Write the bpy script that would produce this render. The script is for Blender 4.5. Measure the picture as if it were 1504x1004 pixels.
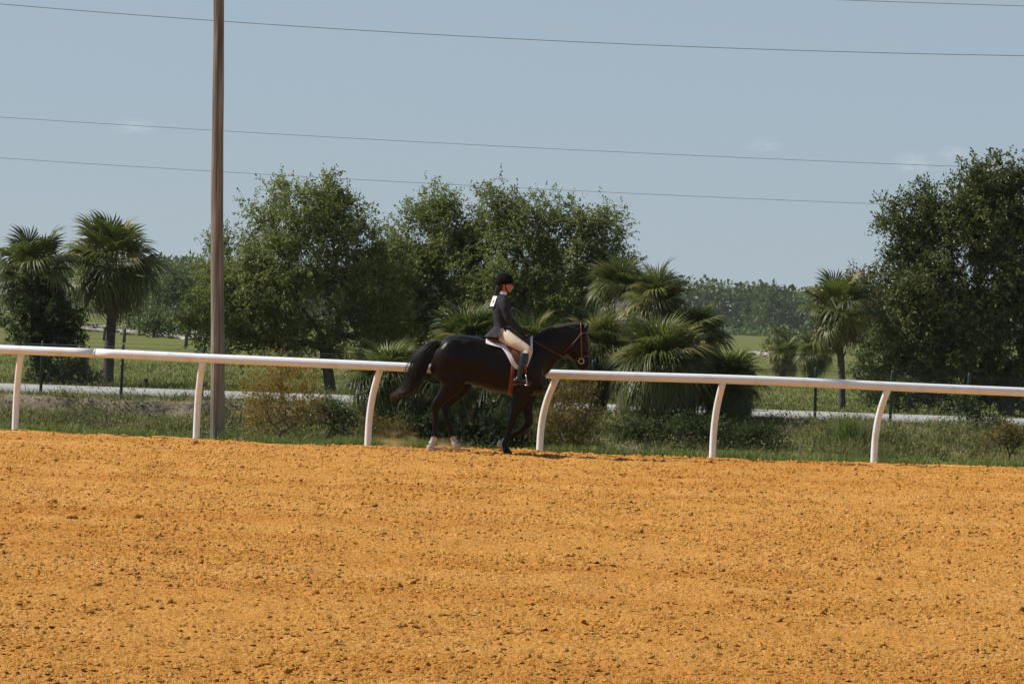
import bpy, bmesh, math, random
import numpy as np
from mathutils import Vector, Matrix

for o in list(bpy.data.objects):
    bpy.data.objects.remove(o, do_unlink=True)
scene = bpy.context.scene
COL = scene.collection
R = math.radians

# ------------------------------------------------------------------ camera
H = 1.76                      # eye height above the track
FPX = 4860.0                  # focal length in photograph pixels (1504 wide)
ROLL = math.atan(0.0345)
PITCH = -math.atan(31.4 * math.cos(ROLL) / FPX)
CAMP = Vector((0, 0, H))
_f = Vector((0, math.cos(PITCH), math.sin(PITCH)))
_u = Vector((0, -math.sin(PITCH), math.cos(PITCH)))
_r = Vector((1, 0, 0))
CR = _r * math.cos(ROLL) + _u * math.sin(ROLL)
CU = -_r * math.sin(ROLL) + _u * math.cos(ROLL)
cam_data = bpy.data.cameras.new('camera')
cam = bpy.data.objects.new('camera', cam_data)
COL.objects.link(cam)
m3 = Matrix((CR, CU, -_f)).transposed()
cam.matrix_world = Matrix.Translation(CAMP) @ m3.to_4x4()
cam_data.sensor_fit = 'HORIZONTAL'
cam_data.sensor_width = 36.0
cam_data.lens = 36.0 * FPX / 1504.0
cam_data.clip_start = 0.1
cam_data.clip_end = 9000
scene.camera = cam

# ------------------------------------------------------------------ sky, sun, exposure
SUN_EL = R(46)
SUN_AZ = math.atan2(-0.985, 0.17)          # angle from +Y towards +X
to_sun = Vector((math.sin(SUN_AZ) * math.cos(SUN_EL), math.cos(SUN_AZ) * math.cos(SUN_EL), math.sin(SUN_EL)))
world = bpy.data.worlds.new('World')
scene.world = world
world.use_nodes = True
wn, wl = world.node_tree.nodes, world.node_tree.links
wn.clear()
w_out = wn.new('ShaderNodeOutputWorld')
w_bg = wn.new('ShaderNodeBackground')
w_sky = wn.new('ShaderNodeTexSky')
w_sky.sky_type = 'NISHITA'
w_sky.sun_disc = False
w_sky.sun_elevation = SUN_EL
w_sky.sun_rotation = SUN_AZ
w_sky.altitude = 0
w_sky.air_density = 1.0
w_sky.dust_density = 0.25
w_sky.ozone_density = 3.5
w_bg.inputs['Strength'].default_value = 0.077
w_hs = wn.new('ShaderNodeHueSaturation')
w_hs.inputs['Saturation'].default_value = 0.85
w_hs.inputs['Value'].default_value = 1.0
wl.new(w_sky.outputs[0], w_hs.inputs['Color'])
w_hz = wn.new('ShaderNodeMixRGB')
w_sep = wn.new('ShaderNodeSeparateXYZ')
w_fall = wn.new('ShaderNodeMapRange')          # the haze layer thins from the horizon upwards
w_fall.interpolation_type = 'SMOOTHSTEP'
w_fall.inputs['From Min'].default_value = 0.0
w_fall.inputs['From Max'].default_value = 0.75
w_fall.inputs['To Min'].default_value = 0.80
w_fall.inputs['To Max'].default_value = 0.05
w_hz.inputs['Color2'].default_value = (3.75, 4.72, 5.75, 1)
wl.new(w_hs.outputs['Color'], w_hz.inputs['Color1'])
w_tc = wn.new('ShaderNodeTexCoord')
wl.new(w_tc.outputs['Generated'], w_sep.inputs[0])
wl.new(w_sep.outputs['Z'], w_fall.inputs['Value'])
wl.new(w_fall.outputs[0], w_hz.inputs['Fac'])
wl.new(w_hz.outputs['Color'], w_bg.inputs['Color'])
wl.new(w_bg.outputs[0], w_out.inputs['Surface'])

sun_data = bpy.data.lights.new('sun', 'SUN')
sun_data.energy = 4.9
sun_data.angle = R(0.53)
sun_data.color = (1.0, 0.94, 0.85)
sun = bpy.data.objects.new('sun', sun_data)
COL.objects.link(sun)
sun.location = (-40, 20, 60)
sun.rotation_euler = (-to_sun).to_track_quat('-Z', 'Y').to_euler()

scene.view_settings.view_transform = 'Standard'
scene.view_settings.look = 'None'
scene.view_settings.exposure = 0.3
scene.view_settings.gamma = 1.0
scene.view_settings.use_curve_mapping = False
scene.render.engine = 'CYCLES'
scene.cycles.use_denoising = True
scene.cycles.denoiser = 'OPENIMAGEDENOISE'
scene.cycles.denoising_input_passes = 'RGB_ALBEDO_NORMAL'
scene.cycles.denoising_prefilter = 'ACCURATE'
scene.cycles.use_adaptive_sampling = False
scene.cycles.max_bounces = 8
scene.cycles.transparent_max_bounces = 8
scene.cycles.volume_bounces = 1
scene.cycles.sample_clamp_indirect = 6.0

# ------------------------------------------------------------------ helpers
def ray(px, py):
    dx, dy = px - 752.0, py - 502.0
    return _f + CR * (dx / FPX) - CU * (dy / FPX)

def at(px, py, Y):
    d = ray(px, py)
    return CAMP + d * (Y / d.y)

def mpp(Y):                    # metres per photograph pixel at distance Y
    return Y / FPX

def tag(o, label=None, cat=None, group=None, kind=None):
    if label: o['label'] = label
    if cat: o['category'] = cat
    if group: o['group'] = group
    if kind: o['kind'] = kind
    return o

def empty(name, loc, label, cat, group=None):
    o = bpy.data.objects.new(name, None)
    COL.objects.link(o)
    o.location = loc
    o.empty_display_size = 0.2
    return tag(o, label, cat, group)

def mesh_np(name, V, F=None, Q=None, smooth=False, attr=None):
    """fast mesh from arrays: F triangles, Q quads"""
    V = np.asarray(V, dtype=np.float32)
    me = bpy.data.meshes.new(name)
    loops, starts, n = [], [], 0
    if F is not None and len(F):
        F = np.asarray(F, dtype=np.int32)
        loops.append(F.ravel()); starts.append(np.arange(len(F)) * 3 + n); n += F.size
    if Q is not None and len(Q):
        Q = np.asarray(Q, dtype=np.int32)
        loops.append(Q.ravel()); starts.append(np.arange(len(Q)) * 4 + n); n += Q.size
    L = np.concatenate(loops); S = np.concatenate(starts)
    me.vertices.add(len(V)); me.vertices.foreach_set('co', V.ravel())
    me.loops.add(len(L)); me.loops.foreach_set('vertex_index', L)
    me.polygons.add(len(S)); me.polygons.foreach_set('loop_start', S.astype(np.int32))
    if smooth:
        me.polygons.foreach_set('use_smooth', np.ones(len(S), dtype=bool))
    if attr is not None:
        a = me.attributes.new('rnd', 'FLOAT', 'POINT')
        a.data.foreach_set('value', np.asarray(attr, dtype=np.float32))
    me.update(calc_edges=True)
    me.validate()
    return me

def obj(name, me, mat=None, parent=None, loc=None):
    """me in world coordinates; origin moved to loc (or the parent's origin)"""
    o = bpy.data.objects.new(name, me)
    COL.objects.link(o)
    if parent is not None:
        off = parent.matrix_basis.translation.copy()
        p = parent.parent
        while p is not None:
            off += p.matrix_basis.translation
            p = p.parent
        me.transform(Matrix.Translation(-off))
        o.parent = parent
    elif loc is not None:
        me.transform(Matrix.Translation(-Vector(loc)))
        o.location = loc
    if mat is not None:
        me.materials.append(mat)
    return o

class MB:
    """collects simple closed shapes into one mesh"""
    def __init__(s):
        s.v, s.f = [], []
    def ring_tube(s, pts, rad, n=8, cap=True, flat=1.0):
        pts = [Vector(p) for p in pts]
        if not hasattr(rad, '__len__'): rad = [rad] * len(pts)
        base = len(s.v)
        prev = None
        for i, p in enumerate(pts):
            t = (pts[min(i + 1, len(pts) - 1)] - pts[max(i - 1, 0)])
            if t.length < 1e-9: t = Vector((0, 0, 1))
            t.normalize()
            if prev is None:
                a = t.cross(Vector((0, 1, 0)))
                if a.length < 0.1: a = t.cross(Vector((1, 0, 0)))
            else:
                a = prev - t * prev.dot(t)
            a.normalize(); prev = a
            b = t.cross(a)
            for k in range(n):
                th = 2 * math.pi * k / n
                s.v.append(p + a * (rad[i] * math.cos(th)) + b * (rad[i] * flat * math.sin(th)))
        for i in range(len(pts) - 1):
            for k in range(n):
                a0 = base + i * n + k; a1 = base + i * n + (k + 1) % n
                s.f.append((a0, a1, a1 + n, a0 + n))
        if cap:
            s.f.append(tuple(base + k for k in range(n))[::-1])
            s.f.append(tuple(base + (len(pts) - 1) * n + k for k in range(n)))
        return s
    def loft(s, st, n=18, sub=3):
        """st: (center Vector, b in-plane, w lateral (Y))"""
        st = [(Vector(c), b, w) for c, b, w in st]
        if sub > 1:
            st = catmull(st, sub)
        base = len(s.v)
        m = len(st)
        for i, (c, b, w) in enumerate(st):
            t = st[min(i + 1, m - 1)][0] - st[max(i - 1, 0)][0]
            t.y = 0
            if t.length < 1e-9: t = Vector((0, 0, 1))
            t.normalize()
            nrm = Vector((-t.z, 0, t.x))
            for k in range(n):
                th = 2 * math.pi * k / n
                s.v.append(c + nrm * (b * math.cos(th)) + Vector((0, w * math.sin(th), 0)))
        for i in range(m - 1):
            for k in range(n):
                a0 = base + i * n + k; a1 = base + i * n + (k + 1) % n
                s.f.append((a0, a1, a1 + n, a0 + n))
        s.v.append(st[0][0].copy()); c0 = len(s.v) - 1
        s.v.append(st[-1][0].copy()); c1 = len(s.v) - 1
        for k in range(n):
            s.f.append((base + (k + 1) % n, base + k, c0))
            e = base + (m - 1) * n
            s.f.append((e + k, e + (k + 1) % n, c1))
        return s
    def ellipsoid(s, c, rx, ry, rz, n=14, m=10, rot=None):
        c = Vector(c); base = len(s.v)
        for i in range(1, m):
            ph = math.pi * i / m
            for k in range(n):
                th = 2 * math.pi * k / n
                p = Vector((rx * math.sin(ph) * math.cos(th), ry * math.sin(ph) * math.sin(th), rz * math.cos(ph)))
                if rot is not None: p = rot @ p
                s.v.append(c + p)
        top = Vector((0, 0, rz)); bot = Vector((0, 0, -rz))
        if rot is not None: top = rot @ top; bot = rot @ bot
        s.v.append(c + top); s.v.append(c + bot)
        t, b = len(s.v) - 2, len(s.v) - 1
        for i in range(m - 2):
            for k in range(n):
                a0 = base + i * n + k; a1 = base + i * n + (k + 1) % n
                s.f.append((a0, a0 + n, a1 + n, a1))
        for k in range(n):
            s.f.append((base + k, base + (k + 1) % n, t))
            e = base + (m - 2) * n
            s.f.append((e + (k + 1) % n, e + k, b))
        return s
    def box(s, c, sx, sy, sz, rot=None):
        c = Vector(c); b = len(s.v)
        for x in (-1, 1):
            for y in (-1, 1):
                for z in (-1, 1):
                    p = Vector((x * sx / 2, y * sy / 2, z * sz / 2))
                    if rot is not None: p = rot @ p
                    s.v.append(c + p)
        for q in ((0, 1, 3, 2), (4, 6, 7, 5), (0, 4, 5, 1), (2, 3, 7, 6), (0, 2, 6, 4), (1, 5, 7, 3)):
            s.f.append(tuple(b + i for i in q))
        return s
    def mesh(s, name, smooth=True):
        me = bpy.data.meshes.new(name)
        me.from_pydata([tuple(v) for v in s.v], [], s.f)
        if smooth:
            me.polygons.foreach_set('use_smooth', [True] * len(me.polygons))
        me.update()
        return me

def catmull(st, sub):
    out = []
    n = len(st)
    for i in range(n - 1):
        p0, p1, p2, p3 = st[max(i - 1, 0)], st[i], st[i + 1], st[min(i + 2, n - 1)]
        for k in range(sub):
            t = k / sub
            def cr(a, b, c, d):
                return 0.5 * ((2 * b) + (c - a) * t + (2 * a - 5 * b + 4 * c - d) * t * t + (3 * b - a - 3 * c + d) * t ** 3)
            c = cr(p0[0], p1[0], p2[0], p3[0])
            out.append((c,) + tuple(max(1e-4, cr(p0[j], p1[j], p2[j], p3[j])) for j in range(1, len(p1))))
    out.append(st[-1])
    return out

def smooth_pts(pts, sub=5):
    return [q[0] for q in catmull([(Vector(p),) for p in pts], sub)]

def remesh(me, voxel, it=5, fac=0.5):
    o = bpy.data.objects.new('tmp', me)
    COL.objects.link(o)
    m = o.modifiers.new('r', 'REMESH'); m.mode = 'VOXEL'; m.voxel_size = voxel
    s = o.modifiers.new('s', 'SMOOTH'); s.factor = fac; s.iterations = it
    dg = bpy.context.evaluated_depsgraph_get()
    res = bpy.data.meshes.new_from_object(o.evaluated_get(dg))
    bpy.data.objects.remove(o, do_unlink=True)
    res.polygons.foreach_set('use_smooth', [True] * len(res.polygons))
    return res

def vnoise(x, y, seed=0):
    """2-D value noise, numpy"""
    x = np.asarray(x, dtype=np.float64); y = np.asarray(y, dtype=np.float64)
    xi = np.floor(x).astype(np.int64); yi = np.floor(y).astype(np.int64)
    fx = x - xi; fy = y - yi
    fx = fx * fx * (3 - 2 * fx); fy = fy * fy * (3 - 2 * fy)
    def h(a, b):
        n = (a * 374761393 + b * 668265263 + seed * 1442695041) & 0xFFFFFFFF
        n = ((n ^ (n >> 13)) * 1274126177) & 0xFFFFFFFF
        n = n ^ (n >> 16)
        return (n & 0xFFFF) / 65535.0
    v00 = h(xi, yi); v10 = h(xi + 1, yi); v01 = h(xi, yi + 1); v11 = h(xi + 1, yi + 1)
    return (v00 * (1 - fx) + v10 * fx) * (1 - fy) + (v01 * (1 - fx) + v11 * fx) * fy

def fbm(x, y, oct=3, seed=0):
    s, a, t = 0, 1.0, 0
    for i in range(oct):
        s = s + a * vnoise(x * 2 ** i, y * 2 ** i, seed + i * 17); t += a; a *= 0.5
    return s / t

# ------------------------------------------------------------------ materials
def new_mat(name):
    m = bpy.data.materials.new(name)
    m.use_nodes = True
    n, l = m.node_tree.nodes, m.node_tree.links
    return m, n, l, n['Principled BSDF']

def ramp(n, stops):
    r = n.new('ShaderNodeValToRGB')
    e = r.color_ramp.elements
    while len(e) < len(stops): e.new(0.5)
    for i, (p, c) in enumerate(stops):
        e[i].position = p; e[i].color = (c[0], c[1], c[2], 1)
    return r

def noise_mat(name, stops, scale=8, detail=4, rough=0.7, bump=0.0, bscale=None, spec=0.3, dist=0.02, stretch=None, coat=0.0):
    m, n, l, b = new_mat(name)
    tc = n.new('ShaderNodeTexCoord')
    vec = tc.outputs['Object']
    if stretch:
        mp = n.new('ShaderNodeMapping'); mp.inputs['Scale'].default_value = stretch
        l.new(vec, mp.inputs['Vector']); vec = mp.outputs[0]
    t = n.new('ShaderNodeTexNoise')
    t.inputs['Scale'].default_value = scale; t.inputs['Detail'].default_value = detail
    l.new(vec, t.inputs['Vector'])
    r = ramp(n, stops)
    l.new(t.outputs['Fac'], r.inputs['Fac'])
    l.new(r.outputs['Color'], b.inputs['Base Color'])
    b.inputs['Roughness'].default_value = rough
    b.inputs['Specular IOR Level'].default_value = spec
    b.inputs['Coat Weight'].default_value = coat
    if bump > 0:
        t2 = n.new('ShaderNodeTexNoise')
        t2.inputs['Scale'].default_value = bscale or scale * 3; t2.inputs['Detail'].default_value = 6
        l.new(vec, t2.inputs['Vector'])
        bp = n.new('ShaderNodeBump'); bp.inputs['Strength'].default_value = bump; bp.inputs['Distance'].default_value = dist
        l.new(t2.outputs['Fac'], bp.inputs['Height'])
        l.new(bp.outputs['Normal'], b.inputs['Normal'])
    return m

def leaf_mat(name, stops, rough=0.45, spec=0.4, trans=0.3, tcol=(0.16, 0.22, 0.04), use='attr', pos_scale=0.0):
    """stops over a per-leaf (attr) or per-object random value"""
    m, n, l, b = new_mat(name)
    if use == 'attr':
        a = n.new('ShaderNodeAttribute'); a.attribute_name = 'rnd'; fac = a.outputs['Fac']
    else:
        a = n.new('ShaderNodeObjectInfo'); fac = a.outputs['Random']
    r = ramp(n, stops)
    if pos_scale:
        tc = n.new('ShaderNodeTexCoord'); t = n.new('ShaderNodeTexNoise')
        t.inputs['Scale'].default_value = pos_scale; t.inputs['Detail'].default_value = 2
        l.new(tc.outputs['Object'], t.inputs['Vector'])
        ad = n.new('ShaderNodeMath'); ad.operation = 'ADD'
        mu = n.new('ShaderNodeMath'); mu.operation = 'MULTIPLY_ADD'
        mu.inputs[1].default_value = 1.3; mu.inputs[2].default_value = -0.65
        l.new(t.outputs['Fac'], mu.inputs[0])
        l.new(fac, ad.inputs[0]); l.new(mu.outputs[0], ad.inputs[1])
        ad.use_clamp = True
        fac = ad.outputs[0]
    l.new(fac, r.inputs['Fac'])
    l.new(r.outputs['Color'], b.inputs['Base Color'])
    b.inputs['Roughness'].default_value = rough
    b.inputs['Specular IOR Level'].default_value = spec
    tr = n.new('ShaderNodeBsdfTranslucent')
    mixc = n.new('ShaderNodeMixRGB'); mixc.inputs['Fac'].default_value = 0.5
    mixc.inputs['Color2'].default_value = (*tcol, 1)
    l.new(r.outputs['Color'], mixc.inputs['Color1'])
    l.new(mixc.outputs['Color'], tr.inputs['Color'])
    mx = n.new('ShaderNodeMixShader'); mx.inputs['Fac'].default_value = trans
    l.new(b.outputs[0], mx.inputs[1]); l.new(tr.outputs[0], mx.inputs[2])
    l.new(mx.outputs[0], n['Material Output'].inputs['Surface'])
    return m

def dirt_material(name, clod=False):
    m, n, l, b = new_mat(name)
    tc = n.new('ShaderNodeTexCoord')
    def nz(scale, detail, st=None):
        t = n.new('ShaderNodeTexNoise'); t.inputs['Scale'].default_value = scale; t.inputs['Detail'].default_value = detail
        if st:
            mp = n.new('ShaderNodeMapping'); mp.inputs['Scale'].default_value = st
            l.new(tc.outputs['Object'], mp.inputs['Vector']); l.new(mp.outputs[0], t.inputs['Vector'])
        else:
            l.new(tc.outputs['Object'], t.inputs['Vector'])
        return t
    fine = nz(24, 6)
    big = nz(0.7, 4, (0.16, 1.0, 1.0))
    r1 = ramp(n, [(0.28, (0.54, 0.232, 0.042)), (0.5, (0.69, 0.325, 0.068)), (0.72, (0.77, 0.41, 0.115))])
    l.new(fine.outputs['Fac'], r1.inputs['Fac'])
    r2 = ramp(n, [(0.3, (0.90, 0.80, 0.70)), (0.5, (1, 1, 1)), (0.72, (1.05, 1.10, 1.30))])
    l.new(big.outputs['Fac'], r2.inputs['Fac'])
    mul = n.new('ShaderNodeMixRGB'); mul.blend_type = 'MULTIPLY'; mul.inputs['Fac'].default_value = 1
    l.new(r1.outputs['Color'], mul.inputs['Color1']); l.new(r2.outputs['Color'], mul.inputs['Color2'])
    last = mul
    if clod:
        a = n.new('ShaderNodeAttribute'); a.attribute_name = 'rnd'
        r3 = ramp(n, [(0.0, (0.82, 0.72, 0.62)), (0.25, (0.94, 0.9, 0.86)), (0.6, (1, 1, 1)), (0.97, (1.06, 1.05, 1.1)), (1.0, (1.15, 1.35, 2.0))])
        l.new(a.outputs['Fac'], r3.inputs['Fac'])
        m2 = n.new('ShaderNodeMixRGB'); m2.blend_type = 'MULTIPLY'; m2.inputs['Fac'].default_value = 1
        l.new(mul.outputs['Color'], m2.inputs['Color1']); l.new(r3.outputs['Color'], m2.inputs['Color2'])
        last = m2
    l.new(last.outputs['Color'], b.inputs['Base Color'])
    b.inputs['Roughness'].default_value = 0.95
    b.inputs['Specular IOR Level'].default_value = 0.1
    h1 = nz(34, 7); h1.inputs['Roughness'].default_value = 0.62
    bp = n.new('ShaderNodeBump'); bp.inputs['Strength'].default_value = 1.0; bp.inputs['Distance'].default_value = 0.07
    l.new(h1.outputs['Fac'], bp.inputs['Height']); l.new(bp.outputs['Normal'], b.inputs['Normal'])
    return m

M = {}
M['dirt'] = dirt_material('orange_dirt')
M['clod'] = dirt_material('orange_clod', True)
M['white_paint'] = noise_mat('white_rail_paint', [(0.23, (0.42, 0.30, 0.20)), (0.27, (0.66, 0.65, 0.63)), (0.45, (0.76, 0.78, 0.80)), (0.8, (0.79, 0.82, 0.85))], 5, 8, 0.35, 0.0, spec=0.45)
M['joint'] = noise_mat('joint_sleeve', [(0.3, (0.5, 0.49, 0.47)), (0.7, (0.62, 0.61, 0.6))], 20, 3, 0.45)
M['pole_wood'] = noise_mat('weathered_pole', [(0.3, (0.095, 0.08, 0.065)), (0.5, (0.20, 0.174, 0.145)), (0.7, (0.32, 0.285, 0.24))], 14, 7, 0.85, 0.6, 40, 0.15, 0.03, (1, 1, 0.06))
M['wire'] = noise_mat('cable', [(0.3, (0.22, 0.24, 0.27)), (0.7, (0.30, 0.32, 0.35))], 4, 2, 0.5)
M['green_metal'] = noise_mat('green_metal', [(0.3, (0.012, 0.03, 0.022)), (0.7, (0.02, 0.05, 0.036))], 10, 3, 0.5)
M['mesh_wire'] = noise_mat('galvanised_wire', [(0.3, (0.035, 0.045, 0.04)), (0.7, (0.07, 0.08, 0.075))], 10, 3, 0.5)
M['concrete'] = noise_mat('path_concrete', [(0.25, (0.29, 0.285, 0.27)), (0.5, (0.36, 0.355, 0.34)), (0.75, (0.42, 0.415, 0.40))], 1.2, 7, 0.9, 0.2, 30, 0.15)
M['black_plastic'] = noise_mat('black_plastic', [(0.3, (0.012, 0.013, 0.014)), (0.7, (0.022, 0.022, 0.024))], 20, 3, 0.5)
M['limestone'] = noise_mat('limestone', [(0.25, (0.19, 0.165, 0.135)), (0.5, (0.33, 0.30, 0.255)), (0.75, (0.44, 0.41, 0.36))], 0.8, 6, 0.9, 0.6, 3, 0.15, 0.1)
M['rock'] = noise_mat('grey_rock', [(0.3, (0.10, 0.10, 0.10)), (0.7, (0.24, 0.24, 0.24))], 9, 6, 0.9, 0.6, 25, 0.2)
M['bark'] = noise_mat('oak_bark', [(0.3, (0.035, 0.028, 0.02)), (0.7, (0.13, 0.11, 0.085))], 12, 6, 0.9, 0.8, 40, 0.15, 0.02, (1, 1, 0.25))
M['palm_bark'] = noise_mat('palm_bark', [(0.3, (0.05, 0.042, 0.034)), (0.7, (0.15, 0.125, 0.10))], 10, 5, 0.9, 0.9, 30, 0.15, 0.02, (1, 1, 2.2))
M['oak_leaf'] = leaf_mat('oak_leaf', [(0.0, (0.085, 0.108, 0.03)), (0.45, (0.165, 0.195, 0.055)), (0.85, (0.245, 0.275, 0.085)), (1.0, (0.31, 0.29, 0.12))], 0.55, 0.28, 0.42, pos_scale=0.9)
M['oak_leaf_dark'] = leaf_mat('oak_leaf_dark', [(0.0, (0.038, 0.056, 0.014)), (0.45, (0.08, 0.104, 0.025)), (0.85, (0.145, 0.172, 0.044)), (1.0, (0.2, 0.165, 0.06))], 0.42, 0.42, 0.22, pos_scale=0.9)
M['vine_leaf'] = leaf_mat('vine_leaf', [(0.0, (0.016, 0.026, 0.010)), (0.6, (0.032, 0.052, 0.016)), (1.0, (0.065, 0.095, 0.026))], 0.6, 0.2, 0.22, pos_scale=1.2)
M['shrub_leaf'] = leaf_mat('shrub_leaf', [(0.0, (0.03, 0.05, 0.018)), (0.6, (0.06, 0.09, 0.03)), (1.0, (0.12, 0.15, 0.06))], 0.4, 0.45, 0.28, pos_scale=1.0)
M['yellow_leaf'] = leaf_mat('yellow_leaf', [(0.0, (0.12, 0.10, 0.022)), (0.5, (0.26, 0.175, 0.024)), (1.0, (0.40, 0.25, 0.035))], 0.55, 0.3, 0.35, (0.34, 0.22, 0.03))
M['rust_leaf'] = leaf_mat('rust_leaf', [(0.0, (0.075, 0.07, 0.018)), (0.5, (0.15, 0.115, 0.024)), (1.0, (0.23, 0.145, 0.03))], 0.55, 0.3, 0.35, (0.22, 0.15, 0.03))
M['palm_leaf'] = leaf_mat('palm_leaf', [(0.0, (0.042, 0.058, 0.012)), (0.5, (0.09, 0.108, 0.023)), (0.85, (0.155, 0.165, 0.04)), (1.0, (0.24, 0.195, 0.06))], 0.42, 0.36, 0.3, use='obj')
M['palm_yellow'] = leaf_mat('palm_yellow', [(0.0, (0.16, 0.15, 0.04)), (1.0, (0.28, 0.21, 0.06))], 0.45, 0.4, 0.3, use='obj')
M['palm_dead'] = leaf_mat('palm_dead', [(0.0, (0.12, 0.082, 0.05)), (1.0, (0.24, 0.17, 0.11))], 0.8, 0.15, 0.2, (0.2, 0.13, 0.07), use='obj')
M['grass'] = leaf_mat('grass_blade', [(0.0, (0.10, 0.15, 0.03)), (0.5, (0.165, 0.22, 0.045)), (0.85, (0.23, 0.25, 0.07)), (1.0, (0.34, 0.28, 0.13))], 0.55, 0.3, 0.3, (0.2, 0.26, 0.05))
M['weed'] = leaf_mat('weed_blade', [(0.0, (0.07, 0.09, 0.028)), (0.4, (0.14, 0.165, 0.05)), (0.7, (0.2, 0.2, 0.08)), (1.0, (0.33, 0.25, 0.14))], 0.6, 0.25, 0.32, (0.26, 0.26, 0.08), pos_scale=1.1)
M['field'] = leaf_mat('field_blade', [(0.0, (0.10, 0.13, 0.026)), (0.5, (0.155, 0.18, 0.04)), (1.0, (0.24, 0.22, 0.075))], 0.6, 0.25, 0.3, (0.22, 0.22, 0.06), pos_scale=0.12)
M['far_leaf'] = leaf_mat('far_leaf', [(0.0, (0.036, 0.062, 0.012)), (0.5, (0.07, 0.112, 0.02)), (0.9, (0.11, 0.152, 0.03)), (1.0, (0.14, 0.12, 0.04))], 0.6, 0.25, 0.25, pos_scale=0.03)
M['mid_leaf'] = leaf_mat('mid_leaf', [(0.0, (0.06, 0.09, 0.028)), (0.5, (0.11, 0.15, 0.045)), (1.0, (0.18, 0.20, 0.07))], 0.5, 0.35, 0.3, pos_scale=0.25)
M['olive_leaf'] = leaf_mat('olive_leaf', [(0.0, (0.07, 0.06, 0.022)), (0.5, (0.12, 0.095, 0.03)), (1.0, (0.2, 0.13, 0.04))], 0.5, 0.3, 0.3, (0.22, 0.16, 0.04), pos_scale=0.3)
M['dead_twig'] = noise_mat('dead_twig', [(0.3, (0.14, 0.11, 0.085)), (0.7, (0.27, 0.22, 0.18))], 20, 4, 0.9)
M['petal'] = noise_mat('red_petal', [(0.3, (0.35, 0.015, 0.03)), (0.7, (0.5, 0.03, 0.06))], 30, 2, 0.5)

def ground_material():
    m, n, l, b = new_mat('grass_and_soil')
    tc = n.new('ShaderNodeTexCoord'); geo = n.new('ShaderNodeNewGeometry')
    def nz(s, d):
        t = n.new('ShaderNodeTexNoise'); t.inputs['Scale'].default_value = s; t.inputs['Detail'].default_value = d
        l.new(tc.outputs['Object'], t.inputs['Vector']); return t
    a, c, s = nz(0.09, 5), nz(5, 6), nz(2.2, 6)
    g = ramp(n, [(0.3, (0.08, 0.102, 0.023)), (0.5, (0.117, 0.132, 0.033)), (0.7, (0.16, 0.15, 0.05))])
    l.new(a.outputs['Fac'], g.inputs['Fac'])
    d = ramp(n, [(0.3, (0.72, 0.76, 0.7)), (0.6, (1.1, 1.08, 1.05))])
    l.new(c.outputs['Fac'], d.inputs['Fac'])
    mu = n.new('ShaderNodeMixRGB'); mu.blend_type = 'MULTIPLY'; mu.inputs['Fac'].default_value = 1
    l.new(g.outputs['Color'], mu.inputs['Color1']); l.new(d.outputs['Color'], mu.inputs['Color2'])
    soil = ramp(n, [(0.3, (0.11, 0.085, 0.06)), (0.55, (0.2, 0.16, 0.12)), (0.8, (0.33, 0.28, 0.22))])
    l.new(s.outputs['Fac'], soil.inputs['Fac'])
    at_ = n.new('ShaderNodeAttribute'); at_.attribute_name = 'rnd'
    mx = n.new('ShaderNodeMixRGB')
    l.new(at_.outputs['Fac'], mx.inputs['Fac'])
    l.new(mu.outputs['Color'], mx.inputs['Color1']); l.new(soil.outputs['Color'], mx.inputs['Color2'])
    l.new(mx.outputs['Color'], b.inputs['Base Color'])
    b.inputs['Roughness'].default_value = 0.95; b.inputs['Specular IOR Level'].default_value = 0.1
    bp = n.new('ShaderNodeBump'); bp.inputs['Strength'].default_value = 0.7; bp.inputs['Distance'].default_value = 0.06
    t = nz(9, 6); l.new(t.outputs['Fac'], bp.inputs['Height']); l.new(bp.outputs['Normal'], b.inputs['Normal'])
    return m
M['ground'] = ground_material()

# ------------------------------------------------------------------ track, ground, path
def D(X):                      # distance of the white rail's post line
    X = np.asarray(X, dtype=np.float64)
    return 44.35 + 0.02 * (np.clip(X, -14, 14) - 0.8) ** 2

def edge(X):
    X = np.asarray(X, dtype=np.float64)
    return D(X) + 0.22 + 0.10 * (fbm(X * 1.1, X * 0 + 3.3, 3, 5) - 0.5)

def track_z(X, Y):
    z = 0.05 * (fbm(X * 0.45, Y * 0.5, 2, 1) - 0.5)
    z = z + 0.070 * (fbm(X * 3.6, Y * 2.6, 3, 2) - 0.5)
    r = np.abs(fbm(X * 10, Y * 8, 2, 7) - 0.5)
    z = z + 0.045 * (0.25 - r)
    hol = np.clip(fbm(X * 1.6, Y * 1.2, 2, 11) - 0.60, 0, 1)
    z = z - 0.16 * hol
    t = np.clip((edge(X) - Y) / 0.35, 0, 1)
    return z * t + 0.010 * t

xs = np.concatenate([[-90, -60, -40, -28, -20, -15], np.arange(-9.5, 9.51, 0.05), [15, 20, 28, 40, 60, 90]])
vs = np.concatenate([[-2.4, -1.6, -1.0, -0.5, -0.2], np.linspace(0, 1, 370)])
XX = np.tile(xs, (len(vs), 1))
E = edge(XX)
YY = np.where(vs[:, None] >= 0, 13.0 * (E / 13.0) ** np.clip(vs[:, None], 0, 1), 13.0 + vs[:, None] * 25)
ZZ = track_z(XX, YY)
ZZ[-1, :] = -0.06
V = np.stack([XX, YY, ZZ], -1).reshape(-1, 3)
nr, nc = XX.shape
idx = np.arange(nr * nc).reshape(nr, nc)
Q = np.stack([idx[:-1, :-1], idx[:-1, 1:], idx[1:, 1:], idx[1:, :-1]], -1).reshape(-1, 4)
o = obj('track', mesh_np('track', V, Q=Q, smooth=True), M['dirt'])
tag(o, 'orange dirt riding track churned by hooves in the foreground', kind='structure')

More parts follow.
